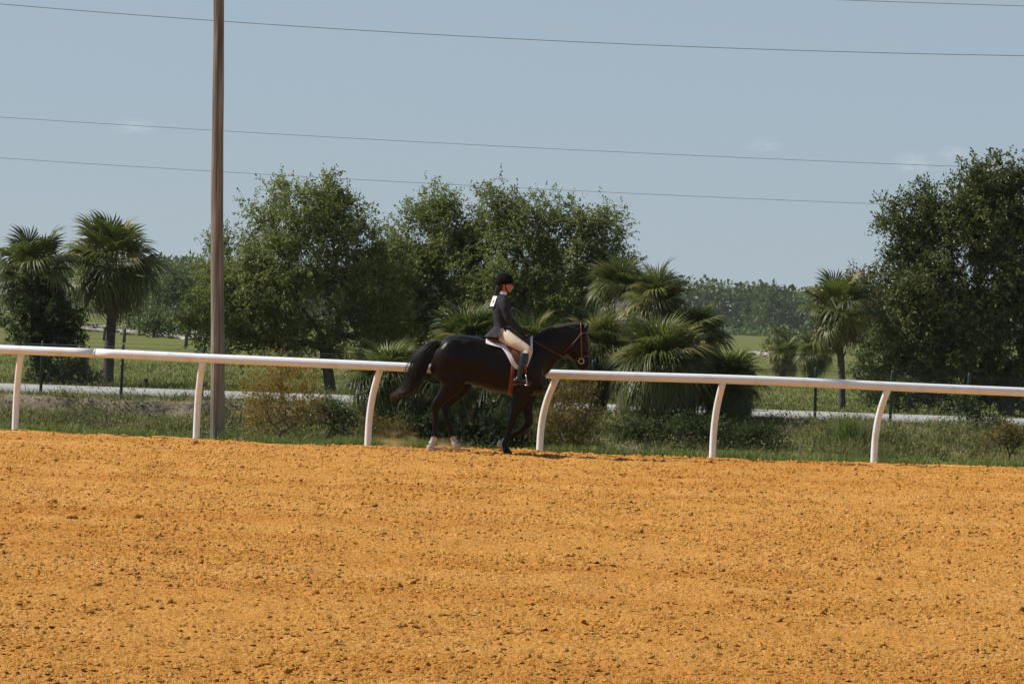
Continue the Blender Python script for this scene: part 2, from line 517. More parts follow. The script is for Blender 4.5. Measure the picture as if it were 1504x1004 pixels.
PATH0, PATH1 = 67.3, 72.3
def ground_z(X, Y):
    X = np.asarray(X, dtype=np.float64); Y = np.asarray(Y, dtype=np.float64)
    t = Y - edge(X)
    n1 = fbm(X * 0.7, Y * 0.7, 3, 21) - 0.5
    sc = 63.7 + 0.9 * (fbm(X * 0.8, X * 0 + 1.7, 3, 9) - 0.5)      # where the eroded lip stands
    soft = np.clip((X + 1.5) / 3.0, 0, 1)                            # the lip is worn round to the right
    lipw = 0.12 + 1.1 * soft
    z = np.zeros_like(t)
    near = -1.25 * np.clip((t - 1.3) / 2.4, 0, 1)
    far = -1.25 + 0.98 * np.clip((Y - 59.3) / np.maximum(sc - lipw - 59.3, 0.5), 0, 1)
    lip = 0.27 * np.clip((Y - (sc - lipw)) / lipw, 0, 1)
    z = np.where(Y < 55, near, far + lip)
    z = z + np.where((t > 0.05) & (Y < 66.5), 0.10 * n1, 0) + np.where(Y >= 66.5, -0.012, 0)
    z = z + np.where(Y > PATH1 + 1, 0.10 * (fbm(X * 0.25, Y * 0.12, 2, 4) - 0.5) * np.clip((Y - PATH1 - 1) / 3, 0, 1), 0)
    z = np.where(t < 0.0, -0.14, z - 0.02)
    return z

def soil_amount(X, Y):
    sc = 63.7 + 0.9 * (fbm(X * 0.8, X * 0 + 1.7, 3, 9) - 0.5)
    s = np.clip(1 - np.abs(Y - sc + 0.05) / 0.30, 0, 1) * np.clip(1.2 - (X + 2) / 6.0, 0.25, 1)
    s = np.maximum(s, 0.7 * np.clip((fbm(X * 0.9, Y * 0.9, 3, 31) - 0.55) * 6, 0, 1) * ((Y > 57) & (Y < 66.8)))
    s = np.maximum(s, 0.85 * ((Y > 63.6) & (Y < 65.2)) * np.clip((fbm(X * 2, Y * 2, 2, 33) - 0.3) * 3, 0, 1))
    return s

def geo_out(a, b, r):
    out = [a]; s = r[0]
    while out[-1] < b:
        out.append(out[-1] + s); s *= r[1]
    return out
xo = geo_out(14, 2400, (0.3, 1.22))[1:]
gx = np.concatenate([-np.array(xo[::-1]), np.arange(-14, 14.01, 0.14), np.array(xo)])
gy = np.concatenate([[-120, -40, 10, 35, 42, 44], np.arange(44.3, 50, 0.12), np.arange(50, 59, 0.5), np.arange(59, 66.6, 0.085), np.arange(66.6, 80, 0.4), geo_out(80, 2500, (0.8, 1.09))])
XX, YY = np.meshgrid(gx, gy)
ZZ = ground_z(XX, YY)
V = np.stack([XX, YY, ZZ], -1).reshape(-1, 3)
nr, nc = XX.shape
idx = np.arange(nr * nc).reshape(nr, nc)
Q = np.stack([idx[:-1, :-1], idx[:-1, 1:], idx[1:, 1:], idx[1:, :-1]], -1).reshape(-1, 4)
o = obj('ground', mesh_np('ground', V, Q=Q, smooth=True, attr=soil_amount(XX, YY).ravel()), M['ground'])
tag(o, 'grassy ground with a weedy ditch and wide field to the horizon', kind='structure')

mb = MB()
px_ = np.linspace(-120, 120, 161)
pv, pq = [], []
for i, x in enumerate(px_):
    w0 = PATH0 + 0.12 * math.sin(x * 0.7) + 0.08 * math.sin(x * 1.9 + 1); w1 = PATH1 + 0.1 * math.sin(x * 0.5 + 2)
    pv += [(x, w0, -0.1), (x, w0, 0.012), (x, (w0 + w1) / 2, 0.03), (x, w1, 0.012), (x, w1, -0.1)]
for i in range(len(px_) - 1):
    for k in range(4):
        a = i * 5 + k
        pq.append((a, a + 5, a + 6, a + 1))
o = obj('path', mesh_np('path', pv, Q=pq, smooth=False), M['concrete'])
tag(o, 'pale concrete path running behind the wire fence', kind='structure')

# ------------------------------------------------------------------ white rail
rail_px = [(-260, 495), (-120, 500.5), (0, 506), (167, 512.7), (300, 519), (420, 524.3), (540, 529.7), (680, 536.4), (810, 542.3), (930, 546), (1057, 549.6), (1160, 553.5), (1299, 560), (1400, 564.4), (1504, 568.7), (1650, 575), (1780, 580)]
def rail_point(px, py):
    X = float((px - 752) * 44.0 / FPX)
    return at(px, py + 6.8, float(D(X)) - 0.33)
rail_pts = smooth_pts([rail_point(*p) for p in rail_px], 6)
rp = np.array([tuple(p) for p in rail_pts])
railroot = empty('rail_fence', (rp[0][0], rp[0][1], 0), 'white tubular track rail on curved gooseneck posts along the orange dirt', 'rail')
RR = 0.061
cuts = [0, int(len(rail_pts) * 0.181), int(len(rail_pts) * 0.44), len(rail_pts) - 1]
for a, b in zip(cuts[:-1], cuts[1:]):
    pts = rail_pts[a:b + 1]
    obj('rail', MB().ring_tube(pts, RR, 20).mesh('rail'), M['white_paint'], railroot)
for c in cuts[1:-1]:
    p, q = rail_pts[c], rail_pts[c + 1]
    t = (q - p).normalized()
    obj('joint_sleeve', MB().ring_tube([p - t * 0.012, p + t * 0.012], RR + 0.002, 20).mesh('joint'), M['joint'], railroot)
posts = [(-246, 622, -238), (22, 632, 31), (288, 642.5, 298), (540, 651.5, 559), (792, 666, 819), (1046, 673, 1063), (1283, 678.5, 1306), (1512, 685, 1537)]
for bx, by, tx in posts:
    X = (bx - 752) * 44.3 / FPX
    Yb = float(D(X))
    base = at(bx, by, Yb)
    top = Vector((0, 0, 0))
    Xt = at(tx, 540, Yb - 0.33).x
    k = int(np.argmin(np.abs(rp[:, 0] - Xt)))
    top = Vector(rp[k]); top.x = Xt
    top.z -= 0.035
    base.z = min(base.z, 0.0) - 0.12
    pts, n = [], 18
    for i in range(n + 1):
        s = i / n
        e = max(0.0, (s - 0.25) / 0.75) ** 2.3
        lean = s * 0.12 + e * 0.88
        pts.append(Vector((base.x + (top.x - base.x) * lean, base.y + (top.y - base.y) * lean, base.z + (top.z - base.z) * (s if s < .25 else s))))
    obj('post', MB().ring_tube(pts, [0.046] * n + [0.043], 16).mesh('post'), M['white_paint'], railroot)

# ------------------------------------------------------------------ utility pole and wires
b0 = at(320, 645, 45.75); b0.z = -0.4
t0 = at(320.5, 0, 45.75)
dirv = (t0 - b0) / (t0.z - b0.z)
pp, pr = [], []
for i in range(40):
    z = i * 0.29
    s = z / 11.0
    pp.append(b0 + dirv * z + Vector((0.008 * math.sin(z * 1.3), 0, 0)))
    pr.append(0.103 - 0.0048 * z + 0.0015 * math.sin(z * 5.1))
pole = obj('utility_pole', MB().ring_tube(pp, pr, 20).mesh('utility_pole'), M['pole_wood'], None, (b0.x, b0.y, 0))
tag(pole, 'tall weathered brown wooden pole standing just behind the white rail', 'pole')
# long drying cracks let into the wood
for k, (a, z0, z1) in enumerate([(-1.2, 0.6, 3.8), (-1.55, 2.6, 7.0), (-1.0, 4.4, 8.6), (-2.0, 0.3, 2.2), (-0.7, 1.5, 5.6)]):
    pts, rr = [], []
    for i in range(24):
        z = z0 + (z1 - z0) * i / 23
        r = 0.103 - 0.0048 * z - 0.002
        aa = a + 0.05 * math.sin(z * 2.3 + k)
        c = b0 + dirv * z + Vector((0.008 * math.sin(z * 1.3), 0, 0))
        pts.append(c + Vector((r * math.cos(aa), r * math.sin(aa), 0)))
        rr.append(0.0045 * math.sin(math.pi * (i + 0.5) / 24) + 0.0005)
    obj('crack', MB().ring_tube(pts, rr, 5).mesh('crack'), M['bark'], pole)

wire_px = [([(0, 6), (752, 57.0), (1504, 82)], 96, 'highest full-width black power line crossing the sky behind the pole', 0.0105),
           ([(0, 172), (752, 215.5), (1370, 243)], 104, 'middle black power line passing behind the pole above the palms', 0.0075),
           ([(0, 232), (752, 275.5), (1280, 299)], 106, 'lowest black power line skimming the oak tops', 0.0075),
           ([(1220, -0.5), (1504, 9), (1800, 17)], 96, 'short stretch of power line in the top right corner', 0.0095)]
for pxs, Yw, lab, rad in wire_px:
    pts3 = [at(px, py, Yw) for px, py in pxs]
    c = np.polyfit([p.x for p in pts3], [p.z for p in pts3], 2)
    c[0] = max(c[0], 0.0004) if False else c[0]
    pts = [Vector((x, Yw, np.polyval(c, x))) for x in np.linspace(-34, 34, 60)]
    w = obj('power_line', MB().ring_tube(pts, rad, 6).mesh('power_line'), M['wire'], None, tuple(pts[0]))
    tag(w, lab, 'power line', 'power lines')

# ------------------------------------------------------------------ chain link fence
FY = 64.85
fence = empty('chain_link_fence', (0, FY, 0), 'low green chain link fence between the ditch and the path', 'fence')
FH = 1.02
fpx = [59, 177, 296, 413, 530, 648, 764, 965, 1084, 1198, 1308, 1421, 1534, -60, 868]
for x in fpx:
    X = at(x, 590, FY).x
    zb = float(ground_z(X, FY))
    p = [(X, FY, zb - 0.2), (X + 0.02 * math.sin(x), FY, FH - 0.01)]
    obj('post', MB().ring_tube([p[0], p[1], (p[1][0], FY, FH + 0.03)], [0.03, 0.03, 0.012], 8).mesh('post'), M['green_metal'], fence)
X0, X1 = -12.5, 12.5
v, q = [], []
hw = 0.0016
zlo = 0.02
hh = FH - 0.04 - zlo
for d in (1, -1):
    for x in np.arange(X0 - hh, X1 + hh, 0.066):
        yy = FY - 0.036 + d * 0.003
        a = np.array([x, yy, zlo]); b = np.array([x + d * hh * 0.9, yy, zlo + hh])
        i = len(v)
        for p in (a, b):
            v += [p + [-hw, 0, 0], p + [0, -hw, 0], p + [hw, 0, 0], p + [0, hw, 0]]
        for k in range(4):
            q.append((i + k, i + (k + 1) % 4, i + 4 + (k + 1) % 4, i + 4 + k))
o = obj('wire_mesh', mesh_np('wire_mesh', v, Q=q), M['mesh_wire'], fence); o['kind'] = 'stuff'
for z in (zlo, FH - 0.04):
    obj('tension_wire', MB().ring_tube([(X0 - 0.5, FY - 0.036, z), (X1 + 0.5, FY - 0.036, z)], 0.005, 6).mesh('tension_wire'), M['green_metal'], fence)

# short dark post by the path
p = at(207, 571, 71.9); p.z = float(ground_z(p.x, 72.6)); p.y = 72.8
mb = MB().ring_tube([p, p + Vector((0, 0, 0.19)), p + Vector((0, 0, 0.2))], [0.045, 0.045, 0.038], 10)
mb.ring_tube([p + Vector((0, 0, 0.2)), p + Vector((0, 0, 0.235)), p + Vector((0, 0, 0.25))], [0.052, 0.05, 0.03], 10)
tag(obj('bollard', mb.mesh('bollard'), M['black_plastic'], None, tuple(p)), 'short black marker post beside the path near the tall palm', 'bollard')

# ------------------------------------------------------------------ leaves and trees
def leaves_mesh(name, P, Dr, L, W, rng, rnd, fold=0.25):
    """one folded leaf (4 vertices, 2 triangles) at each point"""
    n = len(P)
    Dr = Dr / (np.linalg.norm(Dr, axis=1, keepdims=True) + 1e-9)
    U = rng.normal(size=(n, 3)) + np.array(to_sun) * 0.9; U[:, 2] += 0.4
    S = np.cross(Dr, U); S /= (np.linalg.norm(S, axis=1, keepdims=True) + 1e-9)
    N = np.cross(S, Dr)
    L = np.broadcast_to(np.asarray(L), (n,))[:, None]; W = np.broadcast_to(np.asarray(W), (n,))[:, None]
    a = P
    b = P + Dr * L * 0.5 + S * W * 0.5 + N * W * fold
    c = P + Dr * L
    d = P + Dr * L * 0.5 - S * W * 0.5 + N * W * fold
    V = np.stack([a, b, c, d], 1).reshape(-1, 3)
    i = np.arange(n) * 4
    F = np.concatenate([np.stack([i, i + 1, i + 2], 1), np.stack([i, i + 2, i + 3], 1)])
    return mesh_np(name, V, F=F, attr=np.repeat(rnd, 4))

def blob_world(blobs, Y):
    out = []
    for bl in blobs:
        cx, cy, rx, ry = bl[:4]
        dy = bl[4] if len(bl) > 4 else 0.0
        c = at(cx, cy, Y + dy)
        k = mpp(Y + dy)
        out.append((np.array(c), np.array([rx * k, 0.95 * 0.5 * (rx + ry) * k, ry * k])))
    return out

def crown_points(bw, n, rng, shell=0.45):
    w = np.array([(r[0] * r[2]) for c, r in bw]); w = w / w.sum()
    pts = []
    for i in range(n * 3):
        c, r = bw[rng.choice(len(bw), p=w)]
        d = rng.normal(size=3); d /= np.linalg.norm(d)
        rad = rng.uniform() ** (shell if i % 3 else 0.8)
        rad *= 0.88 + 0.2 * rng.uniform()
        p = c + d * r * rad
        # thin the clusters that fall deep inside the crown
        inside = min(np.linalg.norm((p - c2) / r2) for c2, r2 in bw)
        if inside < 0.35 and rng.uniform() < 0.35: continue
        pts.append(p)
        if len(pts) >= n: break
    return np.array(pts)

def skeleton(base, clusters, r_tip, rng, trunk_h, lean=(0, 0)):
    nodes = [np.array(base, float)]; par = [-1]
    k = 6
    for i in range(1, k + 1):
        s = i / k
        nodes.append(np.array([base[0] + lean[0] * s + rng.normal() * 0.015 * trunk_h, base[1] + lean[1] * s, base[2] + trunk_h * s])); par.append(len(nodes) - 2)
    order = np.argsort(np.linalg.norm(clusters - nodes[-1], axis=1))
    tips = []
    for ci in order:
        c = clusters[ci]
        A = np.array(nodes[3:])
        d = np.linalg.norm(A - c, axis=1) + 0.8 * np.clip(A[:, 2] - c[2] + 0.1, 0, None)
        j = int(np.argmin(d)) + 3
        st = nodes[j]; dist = np.linalg.norm(c - st)
        m = max(1, int(dist / (0.18 * max(trunk_h, 1.0))))
        m = min(m, 6)
        last = j
        for s in range(1, m + 1):
            t = s / m
            p = st + (c - st) * t + rng.normal(size=3) * 0.05 * dist * (1 - t)
            p[2] += 0.10 * dist * math.sin(math.pi * t) * (1 if s < m else 0)
            nodes.append(p); par.append(last); last = len(nodes) - 1
        tips.append(last)
    cnt = np.zeros(len(nodes))
    for t in tips:
        while t >= 0:
            cnt[t] += 1; t = par[t]
    rad = r_tip * np.maximum(cnt, 1) ** 0.5
    return np.array(nodes), par, rad

def branch_mesh(name, nodes, par, rad, n=6):
    V, Q = [], []
    for i, p in enumerate(par):
        if p < 0: continue
        a, b = Vector(nodes[p]), Vector(nodes[i])
        t = b - a
        if t.length < 1e-6: continue
        t.normalize()
        u = t.cross(Vector((0.3, 1, 0.1))).normalized(); w = t.cross(u)
        ra, rb = min(rad[p], rad[i] * 1.5), rad[i]
        k = 5 if rad[i] < 0.03 else 8
        base = len(V)
        for c, r in ((a, ra), (b + t * rb * 0.2, rb)):
            for s in range(k):
                th = 2 * math.pi * s / k
                V.append(c + u * (r * math.cos(th)) + w * (r * math.sin(th)))
        for s in range(k):
            Q.append((base + s, base + (s + 1) % k, base + k + (s + 1) % k, base + k + s))
    return mesh_np(name, [tuple(v) for v in V], Q=Q, smooth=True)

def make_tree(name, label, cat, base, Y, blobs, ncl, sprigs, per, leaf, mat, seed, trunk_h=1.0, r_tip=0.006, group=None, sprig_len=0.34, lean=(0, 0), barkmat=None, up=0.35, crown_name='crown', trunk_part='trunk'):
    rng = np.random.default_rng(seed)
    bw = blob_world(blobs, Y)
    cl = crown_points(bw, ncl, rng)
    center = np.mean([c for c, r in bw], axis=0)
    root = empty(name, tuple(base), label, cat, group)
    nodes, par, rad = skeleton(np.array([base[0], base[1], base[2] - 0.1]), cl, r_tip, rng, trunk_h, lean)
    obj(trunk_part, branch_mesh(trunk_part, nodes, par, rad), barkmat or M['bark'], root)
    # sprigs
    n = len(cl)
    out = cl - center; out /= (np.linalg.norm(out, axis=1, keepdims=True) + 1e-6)
    o_ = np.repeat(cl, sprigs, 0) + rng.normal(size=(n * sprigs, 3)) * 0.30 * sprig_len
    d_ = rng.normal(size=(n * sprigs, 3)) * 0.75 + np.repeat(out, sprigs, 0) * 0.55 + np.array([0, 0, up])
    d_ /= np.linalg.norm(d_, axis=1, keepdims=True)
    ln = sprig_len * rng.uniform(0.5, 1.35, size=(n * sprigs, 1))
    t = np.tile(np.linspace(0.05, 1, per), n * sprigs)[:, None] + rng.normal(size=(n * sprigs * per, 1)) * 0.05
    P = np.repeat(o_, per, 0) + np.repeat(d_, per, 0) * t * np.repeat(ln, per, 0)
    P[:, 2] -= (t[:, 0] ** 2) * 0.12 * np.repeat(ln, per, 0)[:, 0]
    P += rng.normal(size=P.shape) * 0.05 * sprig_len
    Dl = np.repeat(d_, per, 0) * 0.6 + rng.normal(size=P.shape) * 0.7
    Ls = leaf * rng.uniform(0.65, 1.3, size=len(P))
    rnd = np.clip(0.45 + 0.22 * np.repeat(rng.normal(size=n), sprigs * per) * 0.6 + 0.2 * rng.normal(size=len(P)), 0, 1)
    me = leaves_mesh(crown_name, P, Dl, Ls, Ls * 0.5, rng, rnd)
    c = obj(crown_name, me, mat, root); c['kind'] = 'stuff'
    return root

def gbase(px, Y, py=600):
    X = at(px, py, Y).x
    return (X, Y, float(ground_z(X, Y)))

make_tree('oak_tree', 'broad grey-green oak directly right of the wooden pole', 'tree', gbase(487, 76.5), 76.5,
          [(440, 325, 88, 62), (385, 400, 58, 80), (500, 345, 62, 70), (445, 420, 110, 80), (530, 415, 55, 75), (390, 485, 68, 52), (470, 500, 95, 48), (345, 470, 45, 60), (545, 480, 50, 55), (482, 292, 40, 30), (570, 430, 40, 70), (300, 470, 36, 46), (322, 420, 30, 40)],
          560, 14, 12, 0.072, M['oak_leaf'], 11, trunk_h=1.25, r_tip=0.0055, group='oaks behind the path', sprig_len=0.34, lean=(-0.3, 0))
make_tree('oak_tree', 'narrow oak with a ragged top just left of the rider', 'tree', gbase(625, 79), 79,
          [(640, 325, 45, 42), (615, 370, 40, 45), (655, 385, 50, 55), (620, 430, 55, 50), (590, 470, 45, 45), (660, 460, 55, 50), (612, 320, 18, 22), (588, 400, 36, 60), (690, 385, 34, 60), (600, 500, 60, 40), (680, 510, 60, 40), (694, 340, 26, 44), (582, 375, 28, 40)],
          450, 14, 12, 0.070, M['oak_leaf'], 23, trunk_h=1.2, r_tip=0.0055, group='oaks behind the path', sprig_len=0.34)
make_tree('oak_tree', 'wide round-topped oak spreading above the rider', 'tree', gbase(770, 78), 78,
          [(745, 330, 42, 42), (800, 325, 60, 42), (868, 335, 48, 40), (790, 385, 95, 55), (875, 385, 48, 48), (725, 410, 60, 55), (820, 440, 90, 45), (720, 480, 70, 45), (885, 440, 45, 45), (722, 300, 20, 22), (800, 500, 110, 40), (905, 420, 30, 50)],
          500, 14, 12, 0.072, M['oak_leaf'], 37, trunk_h=1.15, r_tip=0.0055, group='oaks behind the path', sprig_len=0.34)
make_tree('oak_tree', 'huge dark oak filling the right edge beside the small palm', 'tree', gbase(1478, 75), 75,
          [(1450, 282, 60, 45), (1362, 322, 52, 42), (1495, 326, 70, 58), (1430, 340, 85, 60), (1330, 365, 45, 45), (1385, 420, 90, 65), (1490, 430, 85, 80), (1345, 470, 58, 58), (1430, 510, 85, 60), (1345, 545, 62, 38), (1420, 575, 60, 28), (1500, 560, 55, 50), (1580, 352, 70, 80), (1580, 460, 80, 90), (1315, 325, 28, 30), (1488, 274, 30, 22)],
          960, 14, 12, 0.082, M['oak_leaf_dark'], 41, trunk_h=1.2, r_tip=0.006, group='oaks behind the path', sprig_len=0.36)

# ------------------------------------------------------------------ fan palms
def frond_mesh(name, seed, nseg=30, pet=0.42, droop=0.5, spread=125, mat='palm_leaf'):
    rng = random.Random(seed)
    V, F, Qd = [], [], []
    # petiole: a flat tapering strip with thickness
    n = 6
    for i in range(n + 1):
        s = i / n; x = pet * s; z = -0.06 * droop * s * s
        w = 0.014 - 0.006 * s
        V += [(x, -w, z), (x, 0, z + 0.008), (x, w, z), (x, 0, z - 0.008)]
    for i in range(n):
        for k in range(4):
            a = i * 4 + k; b = i * 4 + (k + 1) % 4
            Qd.append((a, b, b + 4, a + 4))
    hz = -0.06 * droop
    Rb = 1 - pet
    for i in range(nseg):
        u = (i + 0.5) / nseg * 2 - 1
        a = R(spread) * u + rng.uniform(-0.03, 0.03)
        L = Rb * (1.0 - 0.28 * abs(u) ** 1.5) * rng.uniform(0.88, 1.06)
        dth = R(spread) * 2 / nseg
        ca, sa = math.cos(a), math.sin(a)
        dr = droop * rng.uniform(0.7, 1.4)
        b0 = len(V)
        stations = (0.0, 0.35, 0.62, 0.84, 1.0)
        for j, s in enumerate(stations):
            r = L * s
            z = hz + 0.30 * r * abs(math.sin(a)) - 0.35 * dr * (s ** 2) * L - 1.3 * dr * max(0, s - 0.55) ** 1.8 * L
            rr = r * (1 - 0.25 * dr * max(0, s - 0.5))
            cx, cy = pet - 0.02 + rr * ca, rr * sa
            w = (0.004, 0.50 * L * 0.35 * dth, 0.42 * L * 0.5 * dth, 0.19 * L * 0.5 * dth, 0.0)[j]
            if j < 4:
                V += [(cx + sa * w, cy - ca * w, z - w * 0.5), (cx - sa * w, cy + ca * w, z - w * 0.5), (cx, cy, z + w * 0.35)]
            else:
                V.append((cx, cy, z))
        for j in range(3):
            A = b0 + j * 3
            Qd.append((A, A + 2, A + 5, A + 3)); Qd.append((A + 2, A + 1, A + 4, A + 5))
        A = b0 + 9
        F += [(A, A + 2, A + 3), (A + 2, A + 1, A + 3)]
    me = mesh_np(name, V, F=F, Q=Qd)
    me.materials.append(M[mat])
    return me

FR = {'g': [frond_mesh('frond', i, 30, random.Random(i).uniform(0.40, 0.50), d, 140) for i, d in enumerate((0.55, 0.75, 0.95, 1.15, 1.35))],
      'w': [frond_mesh('frond', 60 + i, 46, random.Random(i + 9).uniform(0.30, 0.42), d) for i, d in enumerate((0.5, 0.8, 1.1, 1.4, 1.7))],
      'y': [frond_mesh('frond', 20 + i, 26, 0.42, d, 120, 'palm_yellow') for i, d in enumerate((0.7, 1.0))],
      'd': [frond_mesh('frond', 40 + i, 22, 0.45, d, 70, 'palm_dead') for i, d in enumerate((1.0, 1.4))]}

def make_palm(label, cpx, Y, Rpx, base, seed, n=42, yellow=3, dead=4, r0=0.13, r1=0.11, lo=-50, group='fan palms', name='fan_palm', boots=True, squash=1.0):
    rng = random.Random(seed)
    c = at(cpx[0], cpx[1], Y)
    Rm = Rpx * mpp(Y)
    root = empty(name, base, label, 'palm', group)
    # trunk
    bv = Vector(base) - Vector((0, 0, 0.1))
    pts, rr = [], []
    m = 14
    for i in range(m + 1):
        s = i / m
        p = bv.lerp(c, s) + Vector((0.05 * math.sin(s * 3 + seed), 0.03 * math.sin(s * 4), 0)) * math.sin(math.pi * s)
        pts.append(p); rr.append((r0 + (r1 - r0) * s) * (1 + (0.35 if i == 0 else 0) + 0.05 * rng.uniform(-1, 1)))
    obj('trunk', MB().ring_tube(pts, rr, 14).mesh('trunk'), M['palm_bark'], root)
    if boots:
        L = (c - bv).length
        k = 0
        z = 0.55
        while z < 0.97:
            a = k * 2.4
            p = bv.lerp(c, z)
            r = r0 + (r1 - r0) * z
            d = Vector((math.cos(a), math.sin(a), 0))
            obj('leaf_boot', MB().ring_tube([p + d * r * 0.8, p + d * (r + 0.03) + Vector((0, 0, 0.05)), p + d * (r + 0.075) + Vector((0, 0, 0.13))], [0.03, 0.026, 0.014], 5, flat=0.5).mesh('leaf_boot'), M['palm_bark'], root)
            k += 1; z += 0.05 / max(L, 0.3) * 2
    # fronds, youngest upright in the middle, oldest hanging
    for i in range(n + yellow + dead):
        if i < n:
            s = (i + 0.5) / n
            el = 76 - (76 - lo) * s ** 0.85 + rng.uniform(-9, 9)
            kind = 'g'
            me = FR['g' if boots else 'w'][min(4, max(0, int(s * 4.2 + rng.uniform(-0.6, 0.9))))]
            ln = Rm * rng.uniform(0.88, 1.15)
        elif i < n + yellow:
            el = rng.uniform(lo - 5, lo + 30); me = rng.choice(FR['y']); ln = Rm * rng.uniform(0.8, 1.0)
        else:
            el = rng.uniform(-85, lo + 5); me = rng.choice(FR['d']); ln = Rm * rng.uniform(0.7, 1.0)
        az = i * R(137.5) + rng.uniform(-0.25, 0.25)
        e = R(el)
        d = Vector((math.cos(e) * math.cos(az), math.cos(e) * math.sin(az), math.sin(e)))
        side = Vector((-math.sin(az), math.cos(az), 0))
        side = (side + d.cross(side) * rng.uniform(-0.45, 0.45)).normalized()
        up = d.cross(side)
        mat = Matrix((d, side, up)).transposed().to_4x4()
        o = bpy.data.objects.new('frond', me)
        COL.objects.link(o)
        o.parent = root
        loc = c + d * 0.03 - Vector(base) - Vector((0, 0, 0.25 * Rm * max(0, -math.sin(e)) * 0.6))
        o.matrix_basis = Matrix.Translation(loc) @ mat @ Matrix.Scale(ln, 4)
    return root

make_palm('fan palm with a vine-smothered trunk at the far left edge', (50, 396), 74.5, 76, gbase(62, 74.5), 3, 28, 4, 9, 0.14, 0.12, -35)
make_palm('tall clear-trunked fan palm between the vine-covered palm and the pole', (166, 386), 76, 86, gbase(158, 76), 5, 34, 7, 7, 0.125, 0.105, -36)
make_palm('small fan palm with a thin trunk left of the huge right-hand oak', (1230, 455), 75, 66, gbase(1236, 75), 7, 26, 8, 6, 0.085, 0.075, -40)
# palms crowded behind horse and rider
make_palm('fan palm with its crown peeking over the oak right of the rider', (912, 425), 71, 60, gbase(915, 66.6), 13, 46, 2, 6, 0.14, 0.13, -55, boots=False)
make_palm('fan palm with brown dead skirt, second of the clump from the right top', (964, 440), 66.2, 62, gbase(960, 66.0), 17, 46, 2, 9, 0.15, 0.14, -60, boots=False)
make_palm('big bushy fan palm right of the horse head with thick stubby trunk', (970, 536), 63.6, 86, gbase(976, 63.6), 19, 66, 5, 5, 0.20, 0.19, -38, boots=False)
make_palm('dark fan palm rising behind the big bushy one', (1018, 500), 66.0, 70, gbase(1012, 66.0), 29, 40, 1, 4, 0.15, 0.14, -45, boots=False)
make_palm('drooping fan palm at the right end of the palm clump', (1072, 562), 64.0, 64, gbase(1078, 64.0), 31, 54, 2, 4, 0.14, 0.13, -58, boots=False)
make_palm('fan palm behind the horse head and above the rail', (882, 512), 65.8, 76, gbase(880, 65.8), 33, 40, 3, 5, 0.14, 0.13, -52, boots=False)
make_palm('fan palm spreading behind the rider back', (690, 508), 66.2, 74, gbase(692, 66.2), 43, 58, 3, 3, 0.15, 0.14, -45, boots=False)
make_palm('fan palm behind the rider arm and horse neck', (785, 520), 65.6, 80, gbase(785, 65.6), 47, 42, 2, 3, 0.14, 0.13, -50, boots=False)
make_palm('fan palm behind the horse tail with pale glossy fronds', (566, 556), 62.8, 74, gbase(572, 62.8), 53, 58, 4, 3, 0.13, 0.12, -50, boots=False)
make_palm('fan palm low behind the horse hindquarters', (640, 570), 62.6, 72, gbase(645, 62.6), 59, 42, 3, 3, 0.12, 0.12, -55, boots=False)
make_palm('shaded fan palm low behind the horse belly', (738, 575), 62.8, 72, gbase(742, 62.8), 61, 40, 2, 3, 0.12, 0.12, -55, boots=False)
make_palm('small distant fan palm bush left of the small palm', (1152, 522), 112, 34, gbase(1150, 112), 67, 30, 2, 4, 0.12, 0.11, -40, boots=False)
make_palm('small distant fan palm bush just behind the small palm', (1196, 515), 108, 38, gbase(1190, 108), 71, 30, 3, 4, 0.12, 0.11, -50, boots=False)

# ------------------------------------------------------------------ shrubs, vines, saplings
make_tree('vine_thicket', 'dark leafy vine mass smothering the left palm trunk', 'vine', gbase(70, 74.0), 74.0,
          [(68, 440, 44, 50), (62, 490, 52, 45), (95, 475, 32, 42), (35, 470, 28, 40), (60, 540, 40, 22)], 130, 12, 11, 0.075, M['vine_leaf'], 71, trunk_h=0.7, r_tip=0.004, sprig_len=0.24, up=0.0, trunk_part='stem', crown_name='foliage')
make_tree('shrub', 'rounded dark green shrub under the left palms', 'shrub', gbase(108, 73.4), 73.4,
          [(108, 546, 34, 20), (88, 550, 25, 18), (125, 555, 22, 14)], 60, 10, 9, 0.06, M['shrub_leaf'], 73, trunk_h=0.25, r_tip=0.003, sprig_len=0.16, trunk_part='stem', crown_name='foliage')
make_tree('shrub', 'feathery yellow shrub behind the rail right of the pole', 'shrub', gbase(412, 46.3), 46.3,
          [(412, 575, 55, 36), (395, 610, 50, 26), (440, 605, 45, 28), (425, 545, 30, 22)], 120, 7, 11, 0.030, M['yellow_leaf'], 79, trunk_h=0.3, r_tip=0.0022, sprig_len=0.20, barkmat=M['dead_twig'], trunk_part='stem', crown_name='foliage', up=0.6)
make_tree('shrub', 'rusty olive shrub just right of the post under the horse head', 'shrub', gbase(838, 46.4), 46.4,
          [(838, 590, 42, 34), (822, 625, 36, 26), (862, 622, 32, 30), (840, 645, 40, 16)], 125, 7, 11, 0.031, M['rust_leaf'], 83, trunk_h=0.3, r_tip=0.0022, sprig_len=0.19, barkmat=M['dead_twig'], trunk_part='stem', crown_name='foliage', up=0.4)
make_tree('shrub', 'brownish low shrub beside the post behind the horse tail', 'shrub', gbase(570, 46.6), 46.6,
          [(565, 628, 32, 20), (590, 636, 24, 14)], 40, 7, 10, 0.028, M['rust_leaf'], 89, trunk_h=0.12, r_tip=0.002, sprig_len=0.14, barkmat=M['dead_twig'], trunk_part='stem', crown_name='foliage')
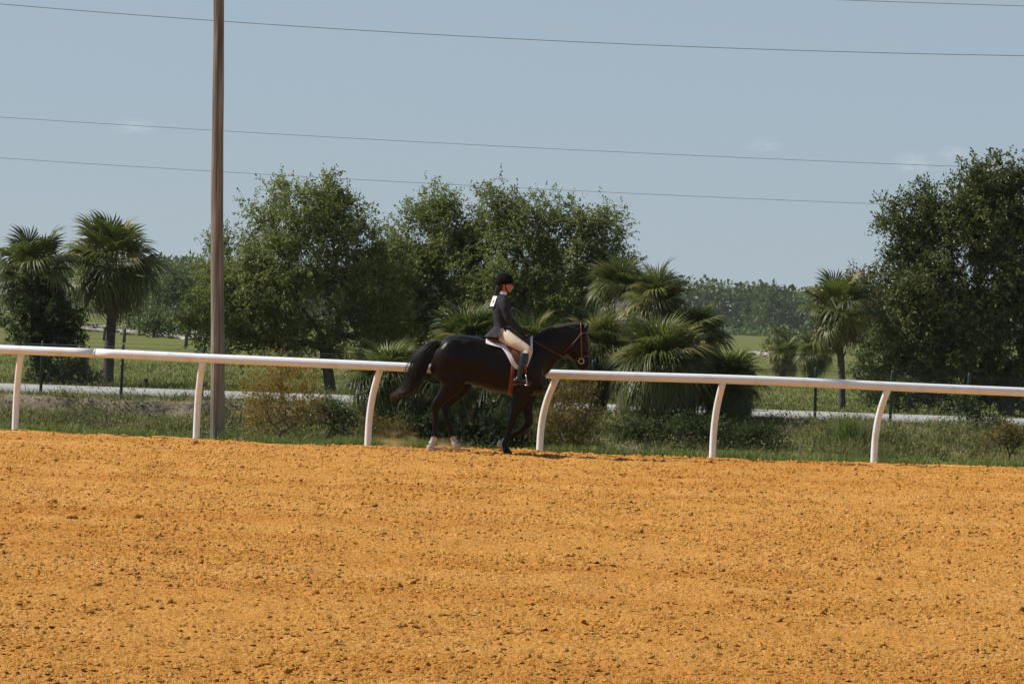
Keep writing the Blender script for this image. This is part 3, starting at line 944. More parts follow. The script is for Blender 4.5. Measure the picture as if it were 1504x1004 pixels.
make_tree('shrub', 'leafy green shrub on the ditch bank near the yellow shrub', 'shrub', gbase(480, 61.8), 61.8,
          [(480, 602, 32, 22), (455, 612, 26, 16), (500, 615, 26, 18)], 50, 9, 9, 0.05, M['shrub_leaf'], 97, trunk_h=0.2, r_tip=0.003, sprig_len=0.18, trunk_part='stem', crown_name='foliage')
make_tree('shrub', 'dark green shrub under the huge right-hand oak', 'shrub', gbase(1320, 74), 74,
          [(1320, 575, 44, 24), (1290, 582, 26, 18), (1365, 582, 30, 18)], 70, 9, 9, 0.06, M['shrub_leaf'], 101, trunk_h=0.2, r_tip=0.003, sprig_len=0.18, trunk_part='stem', crown_name='foliage')
make_tree('shrub', 'leafy shrub in front of the path at the right edge', 'shrub', gbase(1425, 64.0), 64.0,
          [(1425, 605, 24, 24), (1415, 588, 18, 16), (1455, 622, 30, 16)], 45, 8, 9, 0.055, M['shrub_leaf'], 103, trunk_h=0.25, r_tip=0.003, sprig_len=0.18, trunk_part='stem', crown_name='foliage')
make_tree('shrub', 'low bush right of the small palm trunk', 'shrub', gbase(1278, 80), 80,
          [(1290, 520, 30, 36), (1270, 545, 24, 22)], 60, 9, 9, 0.07, M['mid_leaf'], 107, trunk_h=0.3, r_tip=0.003, sprig_len=0.22, trunk_part='stem', crown_name='foliage')
make_tree('shrub', 'brown leafy thicket at the right edge on the ditch bank', 'shrub', gbase(1478, 61.0), 61.0,
          [(1485, 640, 32, 18), (1455, 650, 22, 14)], 45, 7, 9, 0.045, M['rust_leaf'], 109, trunk_h=0.15, r_tip=0.003, sprig_len=0.16, trunk_part='stem', crown_name='foliage')

make_tree('thicket', 'dark undergrowth added as shade in the ditch below the big bushy palm', 'undergrowth', gbase(980, 62.0), 62.0,  # dark foliage added to stand in for the palms' shade on the bank
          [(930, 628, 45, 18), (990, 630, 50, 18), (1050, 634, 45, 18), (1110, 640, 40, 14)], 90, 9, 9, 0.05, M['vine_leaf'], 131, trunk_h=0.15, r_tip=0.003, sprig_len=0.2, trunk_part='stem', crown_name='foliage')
make_tree('thicket', 'dark undergrowth added to deepen the shade in the ditch behind the horse legs', 'undergrowth', gbase(690, 61.8), 61.8,  # undergrowth thickened with dark leaves to deepen the shade behind the legs
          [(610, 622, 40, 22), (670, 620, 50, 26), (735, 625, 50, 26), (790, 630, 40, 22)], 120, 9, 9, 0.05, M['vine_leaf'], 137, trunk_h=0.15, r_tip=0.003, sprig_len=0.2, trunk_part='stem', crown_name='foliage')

def bare_sapling(name, label, base, hgt, seed, mat, leafn=0):
    rng = random.Random(seed)
    mb = MB()
    b = Vector(base)
    root = empty(name, base, label, 'sapling')
    top = b + Vector((rng.uniform(-.03, .03), 0, hgt))
    mb.ring_tube([b - Vector((0, 0, .1)), b.lerp(top, .5), top], [0.012, 0.009, 0.003], 6)
    tips = []
    for i in range(16):
        s = 0.15 + 0.8 * i / 16
        p = b.lerp(top, s); a = rng.uniform(0, 6.28); L = hgt * 0.55 * (1.1 - s) * rng.uniform(.7, 1.2)
        d = Vector((math.cos(a), math.sin(a), rng.uniform(.25, .9)))
        q = p + d * L * .6; e = q + Vector((d.x, d.y, d.z + .4)) * L * .45
        mb.ring_tube([p, q, e], [0.007, 0.005, 0.002], 5)
        mb.ring_tube([q, q + Vector((d.y, -d.x, .5)) * L * .35], [0.004, 0.002], 4)
        tips += [q, e]
    obj('stem', mb.mesh('stem'), mat, root)
    if leafn:
        r = np.random.default_rng(seed)
        P = np.array([tuple(t) for t in tips])[r.integers(0, len(tips), leafn)] + r.normal(size=(leafn, 3)) * 0.04
        c = obj('foliage', leaves_mesh('foliage', P, r.normal(size=(leafn, 3)), 0.035, 0.02, r, r.uniform(size=leafn)), M['rust_leaf'], root); c['kind'] = 'stuff'
    return root
bare_sapling('sapling', 'leafless pale sapling on the ditch bank right of the palm clump', gbase(1176, 60.6), 0.62, 5, M['dead_twig'], 25)
bare_sapling('sapling', 'spindly rusty-leaved sapling in the ditch below the tall palm', gbase(162, 60.4), 0.95, 8, M['dead_twig'], 70)

# ------------------------------------------------------------------ grass and weeds
def blades(name, P, hgt, width, lean, rng, rnd, mat, label, seg2=True):
    n = len(P)
    az = rng.uniform(0, 2 * math.pi, n)
    s = np.stack([np.cos(az), np.sin(az), np.zeros(n)], 1)
    la = rng.uniform(0, 2 * math.pi, n)
    ld = np.stack([np.cos(la), np.sin(la), np.zeros(n)], 1) * (lean * hgt * rng.uniform(0.2, 1.2, n))[:, None]
    up = np.stack([np.zeros(n), np.zeros(n), hgt], 1)
    w = (width * rng.uniform(0.7, 1.3, n))[:, None]
    a = P - s * w * .5; b = P + s * w * .5
    c = P + up * .55 + ld * .35 + s * w * .4; d = P + up * .55 + ld * .35 - s * w * .4
    e = P + up + ld
    V = np.stack([a, b, c, d, e], 1).reshape(-1, 3)
    i = np.arange(n) * 5
    Qs = np.stack([i, i + 1, i + 2, i + 3], 1)
    Fs = np.stack([i + 3, i + 2, i + 4], 1)
    o = obj(name, mesh_np(name, V, F=Fs, Q=Qs, attr=np.repeat(rnd, 5)), mat)
    tag(o, label, kind='stuff')
    return o

rng = np.random.default_rng(5)
# fringe along the dirt edge
n = 26000
X = rng.uniform(-10, 10, n)
den = fbm(X * 1.5, X * 0 + 2, 3, 51)
Yg = edge(X) + 0.02 + np.abs(rng.normal(size=n)) * 0.42
keep = rng.uniform(size=n) < np.clip(0.35 + (den - 0.4) * 3 + 0.35 * (X > 1), 0.15, 1)
X, Yg = X[keep], Yg[keep]
hg = (0.035 + 0.11 * fbm(X * 2.3, Yg * 2.3, 3, 53)) * rng.uniform(0.5, 1.4, len(X))
P = np.stack([X, Yg, ground_z(X, Yg) - 0.005], 1)
blades('verge_grass', P, hg, 0.009, 0.7, rng, np.clip(rng.normal(0.42, 0.25, len(X)), 0, 1), M['grass'], 'short bright grass fringe between the dirt track and the ditch')

# weeds on the ditch slopes: clumps of narrow leaves
n = 5200
X = rng.uniform(-11, 11, n); Yg = 59.0 + 5.2 * rng.uniform(size=n) ** 0.8
sa = soil_amount(X, Yg)
keep = rng.uniform(size=n) < (1 - 0.95 * sa)
X, Yg = X[keep], Yg[keep]
m = 11
hc = 0.10 + 0.34 * np.clip(fbm(X * 0.9, Yg * 0.9, 3, 61) - 0.15, 0, 1) * rng.uniform(0.6, 1.3, len(X))
sp = 0.10
Xb = np.repeat(X, m) + rng.normal(size=len(X) * m) * sp; Yb = np.repeat(Yg, m) + rng.normal(size=len(X) * m) * sp
hb = np.repeat(hc, m) * rng.uniform(0.4, 1.15, len(Xb))
rn = np.clip(np.repeat(np.clip(rng.normal(0.5, 0.26, len(X)), 0, 1), m) + rng.normal(0, .14, len(Xb)), 0, 1)
P = np.stack([Xb, Yb, ground_z(Xb, Yb) - 0.01], 1)
blades('bank_weeds', P, hb * 0.8, 0.018, 1.0, rng, rn, M['weed'], 'mixed green and dry weeds covering the ditch bank')

# broad-leaved plants among them, growing in low clumps
n = 1500
X = rng.uniform(-11, 11, n); Yg = 59.2 + 4.9 * rng.uniform(size=n) ** 0.8
keep = rng.uniform(size=n) < (1 - 0.9 * soil_amount(X, Yg)) * np.clip((fbm(X * .8, Yg * .8, 2, 63) - .3) * 3, .1, 1)
X, Yg = X[keep], Yg[keep]; m = 42
sz = rng.uniform(.08, .24, len(X))
q = rng.normal(size=(len(X) * m, 3)) * np.repeat(sz, m)[:, None] * np.array([1, 1, .55])
P = np.stack([np.repeat(X, m), np.repeat(Yg, m), np.repeat(ground_z(X, Yg), m)], 1) + q
P[:, 2] = np.maximum(P[:, 2] + np.repeat(sz, m) * .6, ground_z(P[:, 0], P[:, 1]) + .01)
L = rng.uniform(.03, .065, len(P))
rn = np.clip(np.repeat(rng.uniform(0, .9, len(X)), m) + rng.normal(0, .15, len(P)), 0, 1)
tag(obj('bank_herbs', leaves_mesh('bank_herbs', P, rng.normal(size=P.shape) + np.array([0, 0, .5]), L, L * .55, rng, rn), M['weed']), 'low broad-leaved plants clumped over the ditch bank', kind='stuff')

# path verge and near field
n = 40000
X = rng.uniform(-13, 13, n)
Yg = np.where(rng.uniform(size=n) < 0.12, rng.uniform(65.2, 67.1, n), 72.6 + 40 * rng.uniform(size=n) ** 1.5)
X = X * np.clip(Yg / 72, 1, 2)
ht = np.where(Yg < 68, 0.045, 0.05 + 0.13 * np.clip(fbm(X * .35, Yg * .35, 3, 71) - .25, 0, 1)) * rng.uniform(.5, 1.3, n)
P = np.stack([X, Yg, ground_z(X, Yg) - 0.01], 1)
blades('field_grass', P, ht, 0.03, 0.8, rng, np.clip(rng.normal(.45, .25, n), 0, 1), M['field'], 'long grass of the flat field beyond the path')

def tuft(label, base, hgt, n, seed, mat, spread=0.14, width=0.012):
    r = np.random.default_rng(seed)
    P = np.array(base) + np.stack([r.normal(size=n) * spread, r.normal(size=n) * spread, np.full(n, -0.02)], 1)
    o = blades('grass_tuft', P, hgt * r.uniform(.6, 1.1, n), width, 0.35, r, np.clip(r.normal(.4, .2, n), 0, 1), mat, label)
    del o['kind']
    o['category'] = 'grass tuft'; o['group'] = 'grass tufts'
tuft('tall bright green grass tuft on the bank below the small palm', gbase(1246, 62.4), 0.52, 260, 3, M['grass'])
tuft('bright green grass tuft on the ditch bank left of the pole', gbase(232, 60.2), 0.34, 200, 4, M['grass'], 0.2)
tuft('green grass tuft at the foot of the wooden pole', (b0.x + 0.12, 45.55, 0.0), 0.16, 90, 6, M['grass'], 0.06, 0.008)

# ------------------------------------------------------------------ rocks in the shaded ditch, petals on the dirt
def rock(label, base, sx, sz, seed, mat, cat='rock', name='rock', group=None):
    bm = bmesh.new()
    bmesh.ops.create_icosphere(bm, subdivisions=3, radius=1)
    r = np.random.default_rng(seed); offs = r.uniform(-9, 9, 3)
    from mathutils import noise as mn
    for v in bm.verts:
        k = 1 + 0.5 * mn.noise(v.co * 1.3 + Vector(offs)) + 0.2 * mn.noise(v.co * 4 + Vector(offs))
        v.co = Vector((v.co.x * sx * k, v.co.y * sx * k, v.co.z * sz * k))
        v.co += Vector(base)
    me = bpy.data.meshes.new(name); bm.to_mesh(me); bm.free()
    return tag(obj(name, me, mat, None, base), label, cat, group)
rock('pale grey rock in the shaded ditch right of the rusty shrub', gbase(902, 60.4), 0.22, 0.24, 3, M['rock'])
rock('smaller grey rock low in the ditch beside the rusty shrub', gbase(915, 59.6), 0.2, 0.2, 5, M['rock'])

def petal(label, px, py, s, seed):
    d = ray(px, py); t = (0.012 - H) / d.z; p = CAMP + d * t
    z = float(track_z(np.array([p.x]), np.array([p.y]))[0])
    r = random.Random(seed)
    mb = MB()
    for k in range(5):
        a = k * 1.256 + r.uniform(-.2, .2)
        c = Vector((p.x + math.cos(a) * s * .5, p.y + math.sin(a) * s * .5, z + s * .45))
        mb.ellipsoid(c, s * .55, s * .5, s * .35, 8, 6, Matrix.Rotation(a, 3, 'Z') @ Matrix.Rotation(0.6, 3, 'Y'))
    mb.ellipsoid((p.x, p.y, z + s * .4), s * .5, s * .5, s * .5, 8, 6)
    tag(obj('fallen_flower', mb.mesh('flower'), M['petal'], None, (p.x, p.y, z)), label, 'flower', 'red flowers fallen on the track')
petal('red flower head lying on the dirt right of the horse shadow', 1027, 697, 0.035, 1)
petal('tiny red petal scrap on the dirt below the pole', 238, 655, 0.022, 2)

# ------------------------------------------------------------------ far field and far wood
for i, (px, py, hh, lab) in enumerate([(153, 499, 0.75, 'thin dark field post left of the tall palm trunk'), (182, 502, 0.7, 'thin dark field post right of the tall palm trunk'), (273, 508, 0.7, 'thin dark field post in the far field beside the wooden pole'), (1125, 502, 1.0, 'thin dark field post in the far field right of the palm clump'), (1131, 531, 0.9, 'dark field post by the pale rubble left of the small palm')]):
    d = ray(px, py); Yp = min(260, (H - 0.0) / (-d.z / d.y)); X = at(px, py, Yp).x
    z = float(ground_z(X, Yp))
    mb = MB().ring_tube([(X, Yp, z - .2), (X + .02, Yp, z + hh * .95), (X + .02, Yp, z + hh)], [0.09, 0.08, 0.03], 8)
    tag(obj('field_post', mb.mesh('field_post'), M['bark'], None, (X, Yp, z)), lab, 'post', 'far field posts')

def rubble(label, x0, x1, y0, y1, n, seed):
    r = random.Random(seed)
    dm = ray((x0 + x1) / 2, (y0 + y1) / 2); Ym = H / (-dm.z / dm.y)
    root = empty('rubble_bank', (at((x0 + x1) / 2, 500, Ym).x, Ym, 0), label, 'rubble', 'pale rubble banks in the far field')
    for i in range(n):
        s = (i + r.uniform(0, 1)) / n
        px = x0 + (x1 - x0) * s; py = y0 + (y1 - y0) * s + r.uniform(-2.0, 2.0)
        d = ray(px, py); Yp = H / (-d.z / d.y); X = at(px, py, Yp).x
        mb = MB().ellipsoid((X, Yp, 0.04), r.uniform(.3, .8), r.uniform(.3, .6), r.uniform(.07, .18), 8, 5, Matrix.Rotation(r.uniform(-.12, .12), 3, 'Y'))
        mb.v = [v + Vector((r.uniform(-.08, .08), r.uniform(-.08, .08), r.uniform(-.03, .03))) for v in mb.v]
        obj('stone', mb.mesh('stone', False), M['limestone'], root)
rubble('broken pale rubble bank across the far field behind the left palms', 118, 300, 483, 498, 46, 2)
rubble('second pale rubble line farther back behind the tall palm', 125, 300, 477, 490, 22, 3)
rubble('short pale rubble strip in the far field left of the small palm', 1108, 1150, 519, 525, 14, 4)

bgt = [('pale green bush behind the tall palm trunk', (200, 470), [(205, 450, 26, 26), (190, 468, 26, 18), (225, 468, 25, 20)], 215, 'mid_leaf', 201),
       ('round grey-green tree in the far field left of the pole', (262, 480), [(255, 425, 34, 32), (280, 410, 30, 26), (238, 440, 24, 28), (285, 445, 32, 32)], 228, 'mid_leaf', 203),
       ('bright green bush in the far field touching the pole', (275, 492), [(270, 478, 24, 16), (290, 470, 26, 20), (305, 455, 25, 30)], 205, 'mid_leaf', 207),
       ('low grey-green bush by the rubble bank', (222, 486), [(222, 476, 16, 13), (240, 482, 14, 9)], 200, 'mid_leaf', 209),
       ('tall loose tree behind the pole at the oak edge', (325, 490), [(315, 400, 26, 44), (330, 360, 22, 30), (305, 440, 30, 36), (340, 450, 34, 46)], 120, 'oak_leaf', 211),
       ('tree with yellowing crown behind the small palm', (1262, 520), [(1255, 425, 34, 26), (1290, 430, 36, 34), (1225, 445, 25, 25), (1262, 470, 44, 36), (1300, 480, 30, 40)], 150, 'olive_leaf', 213),
       ('dark bush in the far field under the small palm crown', (1165, 515), [(1165, 500, 24, 17), (1200, 510, 26, 18), (1140, 508, 14, 12)], 160, 'mid_leaf', 217)]
for lab, (bx, by), bl, Yt, mt, sd in bgt:
    k = Yt / 78.0
    area = sum(b[2] * b[3] for b in bl)
    make_tree('background_tree', lab, 'tree', gbase(bx, Yt), Yt, bl, max(40, int(area / 36)), 8, 7, 0.085 * k ** 0.8, M[mt], sd, trunk_h=0.9 * k, r_tip=0.005 * k, group='trees and bushes of the far field', sprig_len=0.3 * k ** 0.8)

def far_wood(name, label, Y0, x0, x1, ntree, hmin, hmax, seed, rows, cl_size, leaves):
    r = np.random.default_rng(seed)
    Pl, Dl, rn = [], [], []
    tv = MB()
    for i in range(ntree):
        X = r.uniform(x0, x1); Yt = Y0 + r.uniform(0, rows)
        h = r.uniform(hmin, hmax) * (1 + 0.10 * math.sin(X * 0.05))
        nb = 7
        rw = h * r.uniform(0.22, 0.36)
        col = r.uniform(0.1, 0.9)
        for b in range(nb):
            zc = h * (0.06 + 0.86 * (b + .5) / nb)
            rr = rw * (1.15 - 0.75 * abs((b + .5) / nb - 0.35))
            c = np.array([X + r.normal() * rw * .4, Yt + r.normal() * rw * .3, zc])
            d = r.normal(size=(leaves // nb, 3)); d /= np.linalg.norm(d, axis=1, keepdims=True)
            p = c + d * np.array([rr, rr, h * 0.14]) * r.uniform(.5, 1.1, (len(d), 1))
            Pl.append(p); Dl.append(d + r.normal(size=d.shape) * .6); rn.append(np.clip(col + r.normal(0, .15, len(d)), 0, 1))
        if i % 2 == 0:
            tv.ring_tube([(X, Yt, -.3), (X + r.normal() * .2, Yt, h * .7)], [0.22, 0.1], 5)
    P = np.concatenate(Pl); Dd = np.concatenate(Dl); rn = np.concatenate(rn)
    L = cl_size * r.uniform(.6, 1.4, len(P))
    o = obj(name, leaves_mesh(name, P, Dd, L, L * .7, r, rn), M['far_leaf'])
    tag(o, label, kind='stuff')
    t = obj('trunks', tv.mesh('trunks'), M['bark'], o); t['kind'] = 'stuff'
far_wood('far_wood', 'hazy green wood along the horizon', 850, -250, 250, 540, 13.0, 14.6, 5, 80, 1.25, 290)
# scrub at the foot of the wood
r = np.random.default_rng(77)
n = 9000
P = np.stack([r.uniform(-240, 240, n), r.uniform(800, 850, n), np.abs(r.normal(size=n)) * 1.1], 1)
L = 0.9 * r.uniform(.6, 1.4, n)
tag(obj('far_scrub', leaves_mesh('far_scrub', P, r.normal(size=(n, 3)), L, L * .7, r, np.clip(r.normal(.6, .2, n), 0, 1)), M['far_leaf']), 'low scrub in front of the distant wood', kind='stuff')

# ------------------------------------------------------------------ clods on the track
def clods(name, label, n, seed, smin, smax, ico, ypow):
    r = np.random.default_rng(seed)
    u = r.uniform(size=n)
    Ya, Yb = 13.5, 44.6
    # mixture: even on the ground and denser towards the viewer
    Y1 = Ya + (Yb - Ya) * u
    Y2 = Ya * (Yb / Ya) ** u
    Y = np.where(r.uniform(size=n) < ypow, Y2, Y1)
    X = r.uniform(-1, 1, n) * (Y * 0.5 * 1504 / FPX + 1.6)
    ok = Y < edge(X) - 0.1
    X, Y = X[ok], Y[ok]; n = len(X)
    pat = fbm(X * 1.1, Y * 0.9, 3, 91)
    k = r.uniform(size=n) < np.clip(0.25 + (pat - 0.35) * 2.6, 0.12, 1)
    X, Y = X[k], Y[k]; n = len(X)
    s = smin * (smax / smin) ** (r.uniform(size=n) ** 2.6) * (0.9 + 0.006 * Y)
    if ico == 0:
        bv = np.array([[1, 0, 0], [-1, 0, 0], [0, 1, 0], [0, -1, 0], [0, 0, 1], [0, 0, -.6]], float)
        bf = np.array([[0, 2, 4], [2, 1, 4], [1, 3, 4], [3, 0, 4], [2, 0, 5], [1, 2, 5], [3, 1, 5], [0, 3, 5]])[:4]
    else:
        bm = bmesh.new()
        bmesh.ops.create_icosphere(bm, subdivisions=ico, radius=1)
        bv = np.array([v.co[:] for v in bm.verts]); bf = np.array([[v.index for v in f.verts] for f in bm.faces]); bm.free()
    nv = len(bv)
    jit = 1 + r.normal(size=(n, nv, 1)) * (0.22 if ico else 0.12)
    az = r.uniform(0, 2 * math.pi, n); ca, sa = np.cos(az)[:, None], np.sin(az)[:, None]
    sx = r.uniform(.8, 1.5, (n, 1)); sy = r.uniform(.6, 1.0, (n, 1)); sz = r.uniform(.35, .8, (n, 1)) * (1 if ico else 1.35)
    B = bv[None] * jit
    x = B[..., 0] * sx; y = B[..., 1] * sy; z = B[..., 2] * sz
    tilt = r.normal(size=(n, 1)) * 0.2
    z = z + x * tilt
    Vx = (x * ca - y * sa) * s[:, None] + X[:, None]
    Vy = (x * sa + y * ca) * s[:, None] + Y[:, None]
    Vz = z * s[:, None] + (track_z(X, Y) + s * (0.12 if ico else 0.02))[:, None]
    V = np.stack([Vx, Vy, Vz], -1).reshape(-1, 3)
    F = (bf[None] + (np.arange(n) * nv)[:, None, None]).reshape(-1, 3)
    rn = np.clip(r.normal(.55, .22, n), 0, 1)
    o = obj(name, mesh_np(name, V, F=F, attr=np.repeat(rn, nv)), M['clod'])
    tag(o, label, kind='stuff')
clods('dirt_crumbs', 'fine crumbs of orange dirt covering the whole track', 180000, 3, 0.009, 0.027, 0, 0.42)
clods('dirt_lumps', 'thumb-sized lumps of orange dirt on the track', 11000, 6, 0.012, 0.028, 1, 0.35)
clods('dirt_clods', 'larger clods of orange dirt lying on the track', 420, 4, 0.018, 0.05, 2, 0.30)

# ------------------------------------------------------------------ horse (traced side view, zoomed sheet coordinates)
HY = 43.30
ZS = 3.139
KZ = mpp(HY) / ZS                                  # metres per sheet unit
def hz(x, y, dy=0.0):
    return at(540 + x / ZS, 380 + y / ZS, HY) + Vector((0, dy, 0))

M['coat'] = None
def coat_material():
    m, n, l, b = new_mat('dark_bay_coat')
    a = n.new('ShaderNodeAttribute'); a.attribute_name = 'rnd'
    tc = n.new('ShaderNodeTexCoord'); t = n.new('ShaderNodeTexNoise'); t.inputs['Scale'].default_value = 5; t.inputs['Detail'].default_value = 5
    l.new(tc.outputs['Object'], t.inputs['Vector'])
    r0 = ramp(n, [(0.3, (0.0036, 0.0024, 0.002)), (0.7, (0.0085, 0.0042, 0.003))])
    l.new(t.outputs['Fac'], r0.inputs['Fac'])
    r = ramp(n, [(0.0, (0, 0, 0)), (0.5, (0.07, 0.026, 0.012)), (1.0, (0.50, 0.45, 0.39))])
    l.new(a.outputs['Fac'], r.inputs['Fac'])
    mx = n.new('ShaderNodeMixRGB')
    st = n.new('ShaderNodeMath'); st.operation = 'MULTIPLY'; st.inputs[1].default_value = 2.0; st.use_clamp = True
    l.new(a.outputs['Fac'], st.inputs[0]); l.new(st.outputs[0], mx.inputs['Fac'])
    l.new(r0.outputs['Color'], mx.inputs['Color1']); l.new(r.outputs['Color'], mx.inputs['Color2'])
    l.new(mx.outputs['Color'], b.inputs['Base Color'])
    b.inputs['Roughness'].default_value = 0.36
    b.inputs['Specular IOR Level'].default_value = 0.15
    bp = n.new('ShaderNodeBump'); bp.inputs['Strength'].default_value = 0.5; bp.inputs['Distance'].default_value = 0.035
    t2 = n.new('ShaderNodeTexNoise'); t2.inputs['Scale'].default_value = 6; t2.inputs['Detail'].default_value = 2
    l.new(tc.outputs['Object'], t2.inputs['Vector']); l.new(t2.outputs['Fac'], bp.inputs['Height']); l.new(bp.outputs['Normal'], b.inputs['Normal'])
    return m
M['coat'] = coat_material()
M['hair'] = noise_mat('black_hair', [(0.3, (0.006, 0.005, 0.0045)), (0.7, (0.016, 0.011, 0.009))], 30, 4, 0.45, spec=0.35)
M['leather'] = noise_mat('chestnut_leather', [(0.3, (0.085, 0.026, 0.012)), (0.7, (0.16, 0.052, 0.022))], 25, 5, 0.45, 0.2, 120, 0.4, 0.003)
M['strap'] = noise_mat('strap_leather', [(0.3, (0.10, 0.026, 0.011)), (0.7, (0.16, 0.045, 0.019))], 25, 5, 0.45, spec=0.4)
M['fleece'] = noise_mat('white_fleece', [(0.3, (0.62, 0.61, 0.62)), (0.7, (0.8, 0.8, 0.8))], 40, 5, 0.95, 0.7, 90, 0.1, 0.01)
M['steel'] = noise_mat('steel', [(0.3, (0.45, 0.45, 0.46)), (0.7, (0.6, 0.6, 0.6))], 20, 2, 0.25, spec=0.6)
M['steel'].node_tree.nodes['Principled BSDF'].inputs['Metallic'].default_value = 1.0
M['jacket'] = noise_mat('navy_wool', [(0.3, (0.020, 0.020, 0.028)), (0.7, (0.036, 0.034, 0.044))], 35, 5, 0.9, 0.8, 11, 0.15, 0.03)
M['breeches'] = noise_mat('tan_cloth', [(0.3, (0.54, 0.45, 0.34)), (0.7, (0.66, 0.56, 0.44))], 12, 5, 0.9, 0.6, 13, 0.15, 0.02)
M['boot'] = noise_mat('black_boot', [(0.3, (0.008, 0.009, 0.011)), (0.7, (0.016, 0.017, 0.02))], 10, 4, 0.28, 0.25, 30, 0.5, 0.01)
M['velvet'] = noise_mat('black_velvet', [(0.3, (0.004, 0.004, 0.0045)), (0.7, (0.008, 0.008, 0.009))], 40, 3, 0.95, spec=0.08)
M['skin'] = noise_mat('skin', [(0.3, (0.36, 0.155, 0.085)), (0.7, (0.46, 0.21, 0.12))], 14, 4, 0.55, spec=0.35)
M['white_cloth'] = noise_mat('white_cloth', [(0.3, (0.7, 0.7, 0.72)), (0.7, (0.8, 0.8, 0.82))], 20, 3, 0.9)
M['card'] = noise_mat('number_card', [(0.3, (0.78, 0.77, 0.75)), (0.7, (0.82, 0.81, 0.79))], 20, 3, 0.7)
M['brown_hair'] = noise_mat('dark_brown_hair', [(0.3, (0.010, 0.006, 0.0045)), (0.7, (0.028, 0.014, 0.010))], 40, 4, 0.5, spec=0.35)
M['ink'] = noise_mat('black_ink', [(0.3, (0.01, 0.01, 0.01)), (0.7, (0.015, 0.015, 0.015))], 20, 2, 0.7)
M['glove'] = noise_mat('black_glove', [(0.3, (0.010, 0.009, 0.009)), (0.7, (0.02, 0.018, 0.018))], 30, 3, 0.6)
M['eye'] = noise_mat('eye', [(0.3, (0.006, 0.004, 0.003)), (0.7, (0.01, 0.007, 0.005))], 10, 2, 0.1, spec=0.6)

trunk_st = [(300, 428, 505, .10), (318, 400, 545, .17), (345, 376, 572, .225), (385, 357, 585, .265), (430, 350, 582, .285), (480, 357, 580, .285), (540, 378, 594, .295), (600, 392, 614, .31), (660, 391, 626, .305), (710, 380, 632, .285), (750, 366, 632, .255), (785, 362, 612, .215), (812, 395, 582, .165), (830, 445, 548, .09)]
mb = MB()
mb.loft([(hz(x, (t + b) / 2), (b - t) / 2 * KZ, w) for x, t, b, w in trunk_st], 28, 4)
def chain(st, dy, n=18, sub=4):
    # (x, y, half width in sheet units, lateral half width m, [extra lateral shift])
    mb.loft([(hz(s[0], s[1], dy + (s[4] if len(s) > 4 else 0)), s[2] * KZ, s[3]) for s in st], n, sub)
chain([(745, 470, 100, .19), (772, 452, 98, .165), (803, 432, 88, .138), (848, 404, 75, .112), (893, 381, 66, .095), (928, 367, 63, .09), (952, 352, 48, .085), (968, 340, 34, .07)], 0, 22)
chain([(984, 303, 12, .035), (980, 322, 32, .070), (973, 350, 46, .090), (969, 385, 53, .100), (971, 415, 53, .097), (980, 443, 45, .083), (990, 468, 36, .068), (995, 488, 31, .062), (997, 503, 25, .058), (998, 514, 13, .038)], 0, 20)
# brow ridges, jowls, nostrils
for s in (-1, 1):
    mb.ellipsoid(hz(1004, 366, s * .088), .034, .022, .028)
    mb.ellipsoid(hz(948, 405, s * .060), .085, .042, .095)
    mb.ellipsoid(hz(1012, 492, s * .042), .026, .020, .032)
    # ear: leaf-shaped, pricked forward
    e = hz(1000, 330, s * .048); tp = hz(1021, 291, s * .062)
    mb.ring_tube([e, e.lerp(tp, .35), e.lerp(tp, .7), tp], [.022, .030, .021, .005], 10, flat=0.6)
    # shoulder and haunch muscle
    mb.ellipsoid(hz(742, 500, s * .150), .17, .105, .27, 16, 12, Matrix.Rotation(R(-22), 3, 'Y'))
    mb.ellipsoid(hz(392, 460, s * .170), .22, .125, .27, 16, 12, Matrix.Rotation(R(18), 3, 'Y'))
    mb.ellipsoid(hz(452, 400, s * .165), .12, .085, .08)
    mb.ellipsoid(hz(790, 560, s * .075), .10, .085, .12)
# hind near (camera side), hind far, front near, front far
chain([(388, 470, 78, .10), (388, 525, 74, .105), (392, 570, 58, .088, -.01), (372, 605, 41, .066, -.02), (343, 640, 30, .048, -.02), (319, 674, 26, .042, -.015), (314, 700, 18, .034), (314, 745, 14.5, .027), (312, 790, 15, .028), (311, 815, 19, .034), (302, 838, 14, .029), (294, 856, 19, .041), (292, 872, 19, .045), (294, 891, 9, .038)], -.155)
chain([(410, 470, 72, .10), (415, 525, 70, .105), (430, 570, 56, .088, .01), (416, 610, 40, .066, .02), (384, 648, 29, .048, .02), (358, 682, 25, .042, .015), (358, 708, 17, .034), (369, 752, 14, .027), (383, 795, 15, .028), (389, 818, 18, .034), (396, 838, 14, .029), (404, 856, 19, .042), (412, 870, 19, .046), (422, 884, 9, .038)], .155)
chain([(736, 560, 62, .085), (716, 610, 46, .072), (697, 655, 35, .058), (682, 702, 25, .046), (668, 738, 20, .040), (663, 757, 21, .042), (656, 780, 15, .033), (646, 812, 13, .027), (638, 838, 15, .030), (634, 851, 17, .034), (635, 868, 13, .029), (640, 881, 18, .042), (645, 891, 21, .050), (647, 900, 22, .053)], -.145)
chain([(752, 560, 62, .085), (746, 610, 46, .072), (736, 655, 34, .058), (738, 702, 25, .046), (744, 738, 21, .040), (741, 758, 22, .042), (724, 778, 15, .033), (694, 802, 13, .027), (664, 824, 15, .030), (649, 833, 17, .034), (634, 838, 13, .029), (622, 844, 17, .041), (615, 856, 18, .046), (612, 873, 15, .046)], .145)
hbase = hz(560, 905); hbase.z = 0
hm = remesh(mb.mesh('horse'), 0.014, 6, 0.5)
co = np.empty(len(hm.vertices) * 3, dtype=np.float32); hm.vertices.foreach_get('co', co); co = co.reshape(-1, 3)
a = np.zeros(len(co))
def near(x, y, dy, r):
    p = np.array(hz(x, y, dy)); return np.linalg.norm(co - p, axis=1) / r
